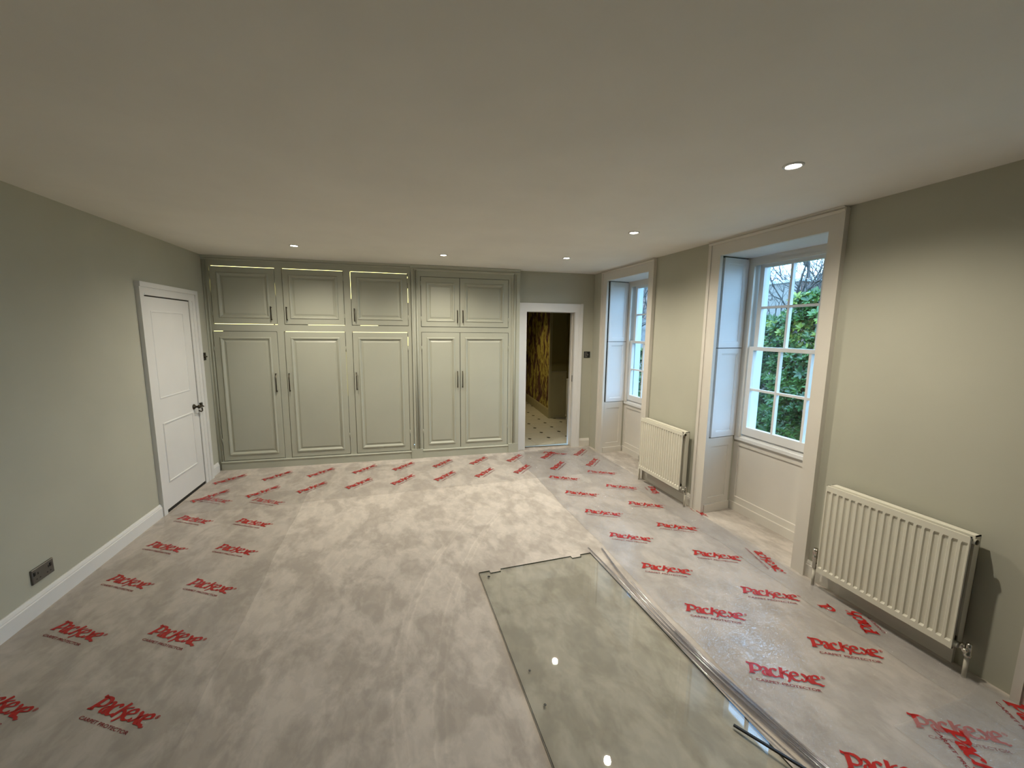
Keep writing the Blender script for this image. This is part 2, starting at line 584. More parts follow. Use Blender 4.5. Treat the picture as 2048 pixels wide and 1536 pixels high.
LIGHTS = [(-0.857, 4.278), (0.534, 4.271), (1.795, 3.989), (1.828, 2.805), (1.79, 1.485)]
f = MB()
f.box(-2.5, 3.35, NEAR - .1, 5.75, H, H + 0.12)
st('ceiling', f, M['ceil'], 'plain off-white plastered ceiling with recessed spotlights', 'ceiling')

f = MB(); f.box(NEAR - .2, 5.8, 0, 0.15, 0, H)
st('wall_left', f, M['wall'], 'sage grey painted wall with white door and socket', 'wall', loc=(XL0, 0, 0), rz=ROT_L)
f = MB(); f.box(-2.5, 3.35, NEAR - .15, NEAR, 0, H)
st('wall_front', f, M['wall'], 'sage grey wall behind the viewer', 'wall')
f = MB(); f.box(-2.4, 1.56, 5.66, 5.78, 0, H)
st('wall_back', f, M['wall'], 'sage wall behind the built-in wardrobes', 'wall')
# doorway wall : local x = world x / cos
f = MB()
f.box(1.50, 1.714, 0, .14, 0, H); f.box(2.397, 2.80, 0, .14, 0, H); f.box(1.714, 2.397, 0, .14, 1.885, H)
st('wall_doorway', f, M['wall'], 'sage grey end wall around the open white doorway', 'wall', loc=(0, YD, 0), rz=ROT_D)
# right wall with three full-height window recesses
XO = 3.17
f = MB()
cuts = sorted((1.865 + d_, 2.81 + d_) for d_ in WINDOW_DY)
y0 = NEAR - .1
for a_, b_ in cuts:
    f.box(XR, XO, y0, a_, 0, H)
    f.box(XR, XO, a_, b_, 2.285, H)
    f.box(3.03, XO, a_, b_, 0, 0.66)
    y0 = b_
f.box(XR, XO, y0, 5.2, 0, H)
st('wall_right', f, M['wall'], 'sage painted window wall with radiators below', 'wall')

# ------------------------------------------------------------------ skirtings
def skirting(name, x0, x1, label, loc, rz, mat, h=0.112, d=0.02):
    p = [(0, 0), (-d, 0), (-d, h - .028), (-d + .004, h - .024), (-d + .004, h - .018), (-d + .009, h - .006), (-d + .013, h), (0, h)]
    o_ = MB().extrude_x(p, x0, x1).build(name, mat, None, loc, rz)
    return tag(o_, label, 'skirting board', kind='structure')

skirting('baseboard_left', NEAR, 3.972, 'white skirting board along the left wall below socket', (XL0, 0, 0), ROT_L, M['white'])
skirting('baseboard_left_corner', 4.912, 5.10, 'short white skirting between door and wardrobe corner', (XL0, 0, 0), ROT_L, M['white'])
skirting('baseboard_right', -1.815, -1.066, 'cream skirting behind the nearer radiator by the window', (XR, 0, 0), ROT_R, M['trim'])
skirting('baseboard_right_middle', -3.645, -2.90, 'cream skirting behind the farther radiator between windows', (XR, 0, 0), ROT_R, M['trim'])
skirting('baseboard_back', 2.512, 2.672, 'short cream skirting right of the bathroom doorway', (0, YD, 0), ROT_D, M['trim'])

# ------------------------------------------------------------------ windows
def shutter_leaf(parent, side, z0, z1):
    """hinged shutter leaf folded against the reveal; side -1 = far reveal, +1 = near reveal"""
    f = MB()
    L = 0.280
    f.panel(0, L, z0, z1, [(0, -.022), (0, 0), (.045, 0), (.047, -.003), (.053, -.003), (.056, -.008)])
    # local: x along the reveal depth, -y faces across the window
    o_ = f.build('shutter', M['shutter'], parent)
    if side < 0:
        o_.matrix_local = Matrix(((-0.078, -1, 0, -0.440), (1, -0.078, 0, 0.034), (0, 0, 1, 0), (0, 0, 0, 1))) @ Matrix.Diagonal((1, 1, 1, 1))
    else:
        o_.matrix_local = Matrix(((0.078, 1, 0, 0.440), (1, -0.078, 0, 0.034), (0, 0, 1, 0), (0, 0, 0, 1)))
    return o_

def make_sash(parent, name, z0, z1, yf, rail_b, rail_t):
    f = MB()
    x0, x1 = -0.400, 0.415
    sw = 0.042; d = 0.040
    f.frame(x0, x1, z0, z1, sw, sw, rail_b, rail_t, yf, yf + d)
    s_ = f.build(name, M['white'], parent)
    gx0, gx1, gz0, gz1 = x0 + sw, x1 - sw, z0 + rail_b, z1 - rail_t
    bw = 0.020
    zm = (gz0 + gz1) / 2
    pw = (gx1 - gx0 - 2 * bw) / 3
    g = MB()
    for i in (1, 2):
        xx = gx0 + i * pw + (i - 1) * bw
        g.box(xx, xx + bw, yf + .006, yf + d - .004, gz0, gz1)
    g.box(gx0, gx1, yf + .008, yf + d - .006, zm - bw / 2, zm + bw / 2)
    split(g, 'glazing_bar', M['white'], s_)
    for i in range(3):
        for (za, zb) in ((gz0, zm - bw / 2), (zm + bw / 2, gz1)):
            xx = gx0 + i * (pw + bw)
            MB().box(xx - .003, xx + pw + .003, yf + .022, yf + .0255, za - .003, zb + .003).build('pane', M['pane'], s_)
    return s_

def make_window(n, dy, label):
    root = empty('window_%d' % n, (XR, 2.335 + dy, 0), ROT_R, label, 'window', kind='structure')
    # casing : flat boards with an outer bead and a crown fillet below the ceiling
    f = MB()
    f.box(-.552, -.43, -.030, 0, 0, H - .022); f.box(.43, .519, -.030, 0, 0, H - .022)
    f.box(-.43, .43, -.030, 0, 2.270, H - .022)
    f.box(-.557, -.527, -.038, 0, 0, H - .012); f.box(.497, .523, -.038, 0, 0, H - .012)
    f.extrude_x([(0, H - .035), (-.036, H - .035), (-.044, H - .020), (-.036, H - .010), (-.052, H - .002), (0, H - .002)], -.557, .519)
    f.build('casing', M['trim'], root)
    # soffit and linings of the recess
    f = MB()
    f.box(-.475, .470, 0, .345, 2.272, 2.284)
    f.build('soffit', M['shutter'], root)
    for sd in (-1, 1):
        f = MB()
        f.panel(0, .30, 0.0, .695, [(0, -.02), (0, 0), (.05, 0), (.053, -.006), (.058, -.006)])
        for vi, vv in enumerate(f.v):   # raise the lower rail to skirting height
            if 0.04 < vv[2] < 0.07: f.v[vi] = (vv[0], vv[1], vv[2] + .085)
            if 0.60 < vv[2] < 0.66: f.v[vi] = (vv[0], vv[1], vv[2] - .03)
        f.box(0, .30, -.014, 0, 0, .075)
        o_ = f.build('reveal_panel', M['trim'], root)
        o_.matrix_local = Matrix(((-.078 if sd < 0 else .078, -1 if sd < 0 else 1, 0, -.440 if sd < 0 else .440), (1, -.078, 0, 0.004), (0, 0, 1, 0), (0, 0, 0, 1)))
        shutter_leaf(root, sd, .702, 1.497)
        shutter_leaf(root, sd, 1.503, 2.262)
    # near-black sheets paint the shade in the gap behind the shutter leaves
    f = MB()
    f.box(-.4735, -.470, 0, .31, .70, 2.27); f.box(.4655, .469, 0, .31, .70, 2.27)
    split(f, 'shutter_pocket', M['blackgap'], root)
    # box frame, beads
    f = MB()
    f.frame(-.475, .470, .70, 2.272, .055, .055, 0, .05, .318, .40)
    f.frame(-.424, .419, .70, 2.225, .022, .022, 0, .022, .312, .330)
    f.build('box_frame', M['trim'], root)
    make_sash(root, 'lower_sash', .728, 1.515, .332, .070, .032)
    make_sash(root, 'upper_sash', 1.482, 2.225, .376, .032, .040)
    f = MB()
    f.extrude_x([(.322, .664), (.316, .670), (.316, .696), (.322, .702), (.345, .702), (.345, .712), (.36, .730), (.40, .730), (.40, .64), (.345, .64), (.345, .664)], -.462, .458)
    f.build('window_sill', M['white'], root)
    f = MB()
    f.panel(-.475, .470, 0, .664, [(0, -.36), (0, -.335), (.05, -.335), (.053, -.345), (.058, -.345)])
    for vi, vv in enumerate(f.v):
        if 0.04 < vv[2] < 0.07: f.v[vi] = (vv[0], vv[1], vv[2] + .080)
    f.box(-.475, .470, .322, .335, 0, .075)
    f.build('apron_panel', M['trim'], root)
    f = MB()
    f.box(-.475, -.409, .42, .500, .66, 2.285); f.box(.414, .47, .42, .500, .66, 2.285); f.box(-.409, .414, .42, .500, 2.235, 2.285)
    split(f, 'outer_reveal', M['stone'], root)
    f = MB()
    f.extrude_x([(.40, .66), (.56, .64), (.56, .70), (.40, .727)], -.405, .41)
    f.build('stone_sill', M['stone'], root)
    return root

make_window(1, WINDOW_DY[0], 'tall white sash window with open folded shutters between the two radiators')
make_window(2, WINDOW_DY[1], 'farther tall sash window in the far corner beside the doorway wall')
make_window(3, WINDOW_DY[2], 'sash window nearest the viewer, only its casing edge showing past the radiator')

# ------------------------------------------------------------------ left door
d1 = empty('door_1', (XL0, 0, 0), ROT_L, 'white painted two-panel door closed in the left wall', 'door', kind='structure')
k_ = math.hypot(1, AL)
f = MB()
f.box(3.975, 4.028, -.030, 0, 0, 1.890); f.box(4.748, 4.907, -.030, 0, 0, 1.890); f.box(3.975, 4.907, -.030, 0, 1.890, 1.988)
f.box(4.862, 4.911, -.040, 0, 0, 1.995); f.box(3.968, 4.907, -.040, 0, 1.955, 1.995)
f.box(4.800, 4.812, -.034, 0, 0, 1.890); f.box(4.036, 4.748, -.033, 0, 1.893, 1.905)
f.build('door_casing', M['white'], d1)
f = MB()
f.panel(4.032, 4.742, .030, .985, [(0, -.03), (0, .022)])
f.panel(4.032, 4.742, .985, 1.880, [(0, -.03), (0, .022)])
f.panel(4.10, 4.625, .255, .800, [(0, .022), (.004, .0225), (.008, .029), (.016, .029), (.022, .014)])
f.panel(4.10, 4.625, 1.005, 1.770, [(0, .022), (.004, .0225), (.008, .026), (.016, .026), (.022, .016)])
leaf = f.build('door_leaf', M['white'], d1)
f = MB(); f.box(4.03, 4.746, -.020, 0, 0.0, .030); f.box(4.742, 4.747, -.021, 0, .0, 1.885); f.box(4.034, 4.746, -.024, 0, 1.881, 1.889)
f.build('door_gap', M['blackgap'], d1)  # near-black strips painting the shade round the closed leaf
f = MB()
f.lathe([(0, -.022), (.026, -.022), (.027, .026), (.024, .031), (.012, .034), (.010, .05)], (4.655, 0, .838), 20, axis='y')
f.tube([(4.655, -.045, .838), (4.655, -.068, .838), (4.668, -.078, .838), (4.70, -.080, .836), (4.725, -.078, .828)], [.009, .009, .009, .008, .007], 10)
f.lathe([(0, .058), (.017, .060), (.019, .068), (.012, .082), (0, .084)], (4.655, 0, .838), 16, axis='y')
h_ = f.build('door_handle', M['bronze'], leaf)
h_['label'] = 'dark bronze door handle on round rose'
f = MB()
f.box(4.752, 4.785, -.046, -.030, .815, .860)
f.tube([(4.70, -.045, .79), (4.72, -.055, .775), (4.748, -.055, .78), (4.765, -.046, .81)], .006, 8)
f.build('rim_latch', M['bronze'], d1)

# small dark switch between door and wardrobe
s_ = empty('light_switch', (XL0, 0, 0), ROT_L, 'small dark metal light switch between left door and wardrobe', 'light switch')
MB().bev(4.972, 5.052, -.008, 0, 1.278, 1.360, .003).build('plate', M['bronze'], s_)
MB().lathe([(.014, .008), (.014, .016), (.007, .020), (.006, .034), (0, .036)], (5.012, 0, 1.319), 14, axis='y').build('toggle', M['bronze'], s_)

# double socket on the left wall
s_ = empty('wall_socket', (XL0, 0, 0), ROT_L, 'double pewter wall socket above the left skirting board', 'socket')
MB().bev(2.748, 2.892, -.010, 0, .176, .262, .003).build('plate', M['pewter'], s_)
for xx in (2.785, 2.855):
    split(MB().box(xx - .004, xx + .004, -.0105, -.008, .222, .236).box(xx - .015, xx - .007, -.0105, -.008, .196, .202).box(xx + .007, xx + .015, -.0105, -.008, .196, .202), 'pin_hole', M['black'], s_)
    MB().bev(xx - .011 - (.018 if xx < 2.8 else -.018), xx + .001 - (.018 if xx < 2.8 else -.018), -.014, -.009, .224, .246, .002).build('rocker', M['black'], s_)

# ------------------------------------------------------------------ built-in wardrobes
DOOR_PROF = [(0, -.020), (0, .000), (.003, .003), (.060, .003), (.063, .008), (.070, .013), (.079, .011), (.088, .002), (.094, -.006), (.102, -.006), (.118, .001)]

def door(parent, u0, u1, z0, z1, hu, hz0, hz1, side):
    f = MB().panel(u0, u1, z0, z1, DOOR_PROF)
    d_ = f.build('door', M['cup'], parent)
    g = MB()
    g.tube([(hu, -.003, hz0 + .008), (hu, -.026, hz0 + .008)], .0055, 8)
    g.tube([(hu, -.003, hz1 - .008), (hu, -.026, hz1 - .008)], .0055, 8)
    g.tube([(hu, -.028, hz0), (hu, -.028, hz1)], .0058, 8)
    hh = g.build('handle', M['bronze'], d_)
    hh['label'] = 'dark bronze bar handle'
    e_ = MB()
    hx = u0 - .002 if side == 'l' else u1 + .002
    for zz in (z0 + .16 * (z1 - z0), z1 - .13 * (z1 - z0)):
        e_.tube([(hx, -.005, zz - .028), (hx, -.005, zz + .028)], .0045, 8)
    split(e_, 'hinge', M['cup'], d_)
    return d_

def carcass(parent, u0, u1, openings, name='face_frame'):
    """face frame: front board with door openings cut, made of strips"""
    us = sorted({u0, u1} | {q for o_ in openings for q in (o_[0], o_[1])})
    zs = sorted({0.10, 2.372} | {q for o_ in openings for q in (o_[2], o_[3])})
    f = MB()
    for i in range(len(us) - 1):
        run = None
        for j in range(len(zs) - 1):
            cu_, cz_ = (us[i] + us[i + 1]) / 2, (zs[j] + zs[j + 1]) / 2
            hole = any(o_[0] < cu_ < o_[1] and o_[2] < cz_ < o_[3] for o_ in openings)
            if not hole:
                if run is None: run = zs[j]
            if (hole or j == len(zs) - 2) and run is not None:
                f.box(us[i], us[i + 1], 0, .022, run, zs[j] if hole else zs[j + 1])
                run = None
    return f

G = .005
w1 = empty('fitted_wardrobe', (0, YB, 0), ROT_B, 'sage green built-in wardrobe of six panelled doors with light leaking round them', 'wardrobe')
up = [(-1.873, -1.246), (-1.166, -.530), (-.447, .192)]
lo = [(-1.888, -1.258), (-1.179, -.532), (-.450, .181)]
ops = [(a - G, b_ + G, 1.674 - G, 2.288 + G) for a, b_ in up] + [(a - G, b_ + G, .108 - G, 1.588 + G) for a, b_ in lo]
f = carcass(w1, -1.965, .232, ops)
f.build('face_frame', M['cup'], w1)
f = MB()
for side_u in (-1.96, -1.21, -.49, .20):
    f.box(side_u, side_u + .016, .022, .56, 0.10, 2.372)
f.box(-1.96, .216, .55, .56, .10, 2.372); f.box(-1.96, .216, .022, .56, 2.36, 2.372); f.box(-1.96, .216, .022, .55, 1.622, 1.640); f.box(-1.96, .216, .022, .55, .09, .102)
split(f, 'carcass_board', M['cup'], w1)
hs = [(-1.294, 'l'), (-1.136, 'r'), (-.416, 'r')]
for (a, b_), (hu, sd) in zip(up, hs):
    door(w1, a, b_, 1.674, 2.288, hu, 1.716, 1.868, sd)
for (a, b_), (hu, sd) in zip(lo, [(-1.291, 'l'), (-1.153, 'r'), (-.4225, 'r')]):
    door(w1, a, b_, .108, 1.588, hu, .901, 1.115, sd)
# near-black frames paint shade into gaps; emissive strips imitate light leaking from inside
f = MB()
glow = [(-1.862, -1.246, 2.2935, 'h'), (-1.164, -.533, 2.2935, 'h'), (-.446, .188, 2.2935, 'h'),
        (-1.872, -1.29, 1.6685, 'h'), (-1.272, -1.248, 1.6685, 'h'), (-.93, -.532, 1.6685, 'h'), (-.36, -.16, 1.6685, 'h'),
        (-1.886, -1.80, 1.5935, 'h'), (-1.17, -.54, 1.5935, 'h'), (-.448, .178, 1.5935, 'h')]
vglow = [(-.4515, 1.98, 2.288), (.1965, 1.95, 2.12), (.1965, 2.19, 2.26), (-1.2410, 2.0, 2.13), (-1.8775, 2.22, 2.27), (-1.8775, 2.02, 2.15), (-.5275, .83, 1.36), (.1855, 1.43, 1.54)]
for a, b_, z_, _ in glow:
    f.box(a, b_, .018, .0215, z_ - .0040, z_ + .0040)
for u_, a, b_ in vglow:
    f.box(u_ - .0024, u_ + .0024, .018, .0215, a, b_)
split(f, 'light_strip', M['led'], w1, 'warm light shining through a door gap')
f = MB()
for (a, b_, za, zb) in ops:
    f.frame(a - .012, b_ + .012, za - .012, zb + .012, .022, .022, .022, .022, .0225, .034)
split(f, 'door_stop', M['blackgap'], w1)
f = MB()
f.extrude_x([(.02, 0), (-.012, 0), (-.012, .080), (-.018, .084), (-.020, .092), (-.014, .100), (-.004, .103), (.02, .103)], -1.915, .198)
f.build('plinth', M['cup'], w1)
f = MB()
f.box(-1.975, -1.905, -.004, .02, .0, 2.372)
f.tube([(-1.905, -.004, 0), (-1.905, -.004, 2.35)], .007, 8)
f.tube([(-1.935, -.004, 0), (-1.935, -.004, 2.35)], .009, 8)
f.build('scribe_strip', M['cup'], w1)
f = MB()
f.extrude_x([(.02, 2.352), (0, 2.352), (-.008, 2.358), (-.010, 2.368), (-.004, 2.374), (-.016, 2.392), (-.022, 2.3985), (.02, 2.3985)], -1.96, .236)
f.build('cornice', M['cup'], w1)

w2 = empty('fitted_wardrobe', (0, YB, 0), ROT_B, 'narrower sage built-in wardrobe with paired doors next to the bathroom doorway', 'wardrobe')
P2 = .012
ops2 = [(.350 - G, 1.440 + G, 1.667 - G, 2.264 + G), (.350 - G, 1.443 + G, .108 - G, 1.595 + G)]
f = carcass(w2, .236, 1.592, ops2)
f.build('face_frame', M['cup'], w2)
f = MB()
f.box(.24, .256, .022, .56, 0.10, 2.372); f.box(1.572, 1.588, .022, .56, .10, 2.372)
f.box(.24, 1.588, .55, .56, .10, 2.372); f.box(.24, 1.588, .022, .56, 2.36, 2.372); f.box(.24, 1.588, .022, .55, 1.622, 1.640); f.box(.24, 1.588, .022, .55, .09, .102)
split(f, 'carcass_board', M['cup'], w2)
door(w2, .350, .8175, 1.667, 2.264, .788, 1.717, 1.872, 'l')
door(w2, .8235, 1.440, 1.667, 2.264, .856, 1.718, 1.873, 'r')
door(w2, .350, .8170, .108, 1.595, .7855, .902, 1.113, 'l')
door(w2, .8230, 1.443, .108, 1.595, .849, .901, 1.113, 'r')
f = MB()
for (a, b_, za, zb) in ops2:
    f.frame(a - .012, b_ + .012, za - .012, zb + .012, .022, .022, .022, .022, .0225, .034)
    f.box(.80, .84, .0225, .034, za, zb)
split(f, 'door_stop', M['blackgap'], w2)  # near-black frames painting shade behind the paired doors
f = MB()
f.extrude_x([(.02, 0), (-.012, 0), (-.012, .086), (-.018, .090), (-.020, .098), (-.014, .106), (-.004, .109), (.02, .109)], .336, 1.457)
f.box(.198, .337, -.024, .02, 0, .124); f.box(1.456, 1.592, -.024, .02, 0, .124)
f.build('plinth', M['cup'], w2)
f = MB()
f.box(.236, .262, -.018, .0, .124, 2.352); f.tube([(.268, -.012, .124), (.268, -.012, 2.352)], .010, 8); f.tube([(.300, -.004, .124), (.300, -.004, 2.352)], .011, 8)
f.box(1.486, 1.592, -.006, 0, .124, 2.352); f.tube([(1.522, -.008, .124), (1.522, -.008, 2.352)], .011, 8); f.box(1.548, 1.592, -.016, 0, .124, 2.352)
g1, g2 = MB(), MB()
for g_, lo_ in ((g1, True), (g2, False)):
    mp_ = {}
    for fi, q in enumerate(f.f):
        if (f.v[q[0]][0] < 1.0) == lo_:
            for i in q:
                if i not in mp_: mp_[i] = len(g_.v); g_.v.append(f.v[i])
            g_.face([mp_[i] for i in q], 0, f.sm[fi])
    g_.build('pilaster', M['cup'], w2)
f = MB()
f.extrude_x([(.02, 2.330), (0, 2.330), (-.010, 2.336), (-.020, 2.348), (-.020, 2.356), (-.012, 2.360), (-.022, 2.380), (-.034, 2.392), (-.034, 2.3985), (.02, 2.3985)], .232, 1.590)
f.build('cornice', M['cup'], w2)

# ------------------------------------------------------------------ bathroom doorway
d2 = empty('door_2', (0, YD, 0), ROT_D, 'open doorway with flat white casing leading to the tiled bathroom', 'doorway', kind='structure')
f = MB()
f.box(1.620, 1.716, -.026, 0, 0, 1.883); f.box(2.397, 2.506, -.026, 0, 0, 1.883); f.box(1.620, 2.506, -.026, 0, 1.883, 1.994)
f.box(2.474, 2.509, -.034, 0, 0, 1.997); f.box(2.452, 2.460, -.030, 0, 0, 1.95)
f.build('door_casing', M['white'], d2)
f = MB()
f.box(1.703, 1.716, 0, .15, 0, 1.883); f.box(2.395, 2.410, 0, .15, 0, 1.883); f.box(1.716, 2.397, 0, .15, 1.880, 1.888)
f.box(2.384, 2.397, .06, .10, 0, 1.883); f.box(1.716, 1.729, .06, .10, 0, 1.883)
f.build('door_lining', M['trim'], d2)
MB().box(2.3945, 2.3965, .005, .030, .93, 1.02).build('strike_plate', M['bronze'], d2)
MB().box(1.716, 2.397, .05, .075, 0, .006).build('threshold', M['chrome'], d2)

s_ = empty('dimmer_switch', (0, YD, 0), ROT_D, 'square black dimmer switch with round knob beside the bathroom doorway', 'light switch')
MB().bev(2.553, 2.643, -.009, 0, 1.264, 1.352, .003).build('plate', M['black'], s_)
MB().bev(2.562, 2.600, -.0105, -.0085, 1.272, 1.344, .001).build('face', M['pewter'], s_)
MB().lathe([(.016, .009), (.015, .022), (.012, .025), (0, .025)], (2.596, 0, 1.308), 18, axis='y').build('knob', M['pewter'], s_)

# ------------------------------------------------------------------ bathroom beyond the doorway
f = MB(); f.box(1.2, 3.17, 5.17, 8.85, -.10, -.004)
fb = st('floor_bathroom', f, M['grout'], 'cream octagon tile floor with small black insets seen through doorway', 'floor')
def octa(c_, k):
    return [(c_ - k, c_), (c_, c_ - k), (c_, -c_ + k), (c_ - k, -c_), (-c_ + k, -c_), (-c_, -c_ + k), (-c_, c_ - k), (-c_ + k, c_)][::-1]
pit = .3075
tm = MB().extrude_z(octa(pit / 2 - .0015, .036), -.005, .0).mesh('tile', M['tile'])
ks = .031
dm = MB().extrude_z([(-ks, 0), (0, -ks), (ks, 0), (0, ks)], -.005, .0003).mesh('tile_inset', M['tileblack'])
OX, OY = 1.958, 5.207
for i in range(-2, 6):
    for j in range(-1, 12):
        px, py = OX + i * pit, OY + j * pit * 1.006
        if 1.25 < px < 3.05 and py < 8.7:
            if py > 5.22: link('tile_inset', dm, fb, (px, py, 0))
        qx, qy = px + pit / 2, py + pit * 1.006 / 2
        if 1.35 < qx < 2.97 and 5.30 < qy < 8.6:
            link('tile', tm, fb, (qx, qy, 0))
for o_ in fb.children:
    o_.matrix_parent_inverse = Matrix.Identity(4)
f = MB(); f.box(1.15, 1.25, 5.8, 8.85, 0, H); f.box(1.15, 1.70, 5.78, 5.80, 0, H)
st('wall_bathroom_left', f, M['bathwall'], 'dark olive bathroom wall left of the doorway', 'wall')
f = MB(); f.box(1.2, 3.1, 8.75, 8.85, 0, H); f.box(1.25, 3.0, 8.735, 8.75, 0.0, .86, 1)
f.box(1.25, 3.0, 8.72, 8.75, .86, .90, 1)
st('wall_bathroom_end', f, [M['bathwall'], M['bathtrim']], 'far dark bathroom wall with pale dado', 'wall')
f = MB()   # papered side of the projecting block (slightly skewed like the photo)
f.poly([(2.790, 6.79, 0), (2.985, 8.75, 0), (2.985, 8.75, H), (2.790, 6.79, H)])
f.poly([(2.790, 6.79, 0), (2.790, 6.79, H), (3.05, 6.79, H), (3.05, 6.79, 0)])
f.poly([(3.05, 6.79, 0), (3.05, 6.79, H), (3.05, 8.75, H), (3.05, 8.75, 0)])
f.poly([(2.790, 6.79, 0), (3.05, 6.79, 0), (3.05, 8.75, 0), (2.985, 8.75, 0)]); f.poly([(2.790, 6.79, H), (2.985, 8.75, H), (3.05, 8.75, H), (3.05, 6.79, H)])
st('wall_bathroom_papered', f, M['wallpaper'], 'yellow and brown botanical wallpaper seen through the bathroom doorway', 'wall')
f = MB(); ra = math.atan2(1.96, .195)
f.extrude_x([(0, 0), (.02, 0), (.02, .15), (.008, .17), (0, .17)], .0, 1.97)
o_ = f.build('baseboard_bathroom', M['bathtrim'], None, (2.789, 6.79, 0), ra); tag(o_, 'cream skirting under the botanical wallpaper', 'skirting board', kind='structure')
f = MB(); f.box(2.765, 2.81, 6.765, 6.80, 0, H)
st('trim_bathroom', f, M['bathtrim'], 'pale corner strip at the end of the botanical wallpaper', 'corner trim')
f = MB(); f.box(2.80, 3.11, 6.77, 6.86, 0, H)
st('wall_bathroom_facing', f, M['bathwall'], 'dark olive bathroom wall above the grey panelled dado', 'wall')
p_ = empty('wall_panelling', (2.81, 6.77, 0), 0, 'panelled dado below the dark bathroom wall', 'panelling', kind='structure')
MB().panel(0, .30, 0, .86, [(0, 0), (0, .012), (.06, .012), (.064, .005)]).build('dado_panel', M['bathtrim'], p_)
MB().extrude_x([(0, .855), (-.03, .86), (-.034, .875), (-.02, .89), (0, .89)], 0, .30).build('dado_rail', M['bathtrim'], p_)
f = MB(); f.box(3.11, 3.17, 5.2, 8.85, 0, H)
st('wall_bathroom_right', f, M['bathwall'], 'unseen right-hand bathroom wall beyond the door jamb', 'wall')
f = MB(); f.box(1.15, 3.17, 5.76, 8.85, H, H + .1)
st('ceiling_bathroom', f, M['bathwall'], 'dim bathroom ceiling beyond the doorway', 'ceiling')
# cream upright radiator edge-on at the right of the bathroom
r_ = empty('column_radiator', (2.925, 6.30, 0), 0, 'cream radiator seen edge-on just inside the bathroom doorway', 'radiator')
for i in range(4):
    MB().tube([(.0 + .04 * i, 0, .13), (.0 + .04 * i, 0, .80)], .018, 10).build('column', M['rad'], r_)
split(MB().tube([(-.02, 0, .15), (.16, 0, .15)], .016, 10).tube([(-.02, 0, .79), (.16, 0, .79)], .016, 10), 'header', M['rad'], r_)
split(MB().tube([(.0, 0, 0), (.0, 0, .14)], .010, 8).tube([(.12, 0, 0), (.12, 0, .14)], .010, 8), 'foot', M['rad'], r_)

ld = bpy.data.lights.new('bathroom_bulb', 'SPOT'); ld.energy = 60; ld.color = (1.0, 0.80, 0.42); ld.spot_size = radians(110); ld.spot_blend = 0.8; ld.shadow_soft_size = .05

# ------------------------------------------------------------------ ceiling downlights
dl_labels = ['recessed spotlight above the left wardrobe doors', 'recessed spotlight above the paired wardrobe doors', 'recessed spotlight above the bathroom doorway floor',
             'recessed spotlight between the two windows', 'recessed spotlight nearest the viewer, over the near radiator']
def downlight(x, y, label, energy, col, size=156, lightdata=None):
    r = empty('recessed_downlight', (x, y, H), 0, label, 'ceiling light', 'recessed ceiling spotlights')
    MB().lathe([(.030, -.001), (.033, -.006), (.041, -.006), (.0435, -.002), (.0435, .0)], seg=32).build('trim_ring', M['white'], r)
    MB().lathe([(0, -.0030), (.018, -.0032), (.030, -.0018)], seg=32).build('lamp', M['lamp'], r)
    if lightdata is None:
        lightdata = bpy.data.lights.new('downlight_beam', 'SPOT')
        lightdata.energy = energy; lightdata.color = col; lightdata.spot_size = radians(size); lightdata.spot_blend = 1.0; lightdata.shadow_soft_size = .028
    lo = bpy.data.objects.new('beam', lightdata); C.objects.link(lo)
    lo.parent = r; lo.location = (0, 0, -.012)
    return r
for (x, y), lb in zip(LIGHTS, dl_labels):
    downlight(x, y, lb, SPOT_POWER, SPOT_COLOR)
downlight(2.05, 7.2, 'recessed spotlight in the bathroom ceiling', 0, None, lightdata=ld)

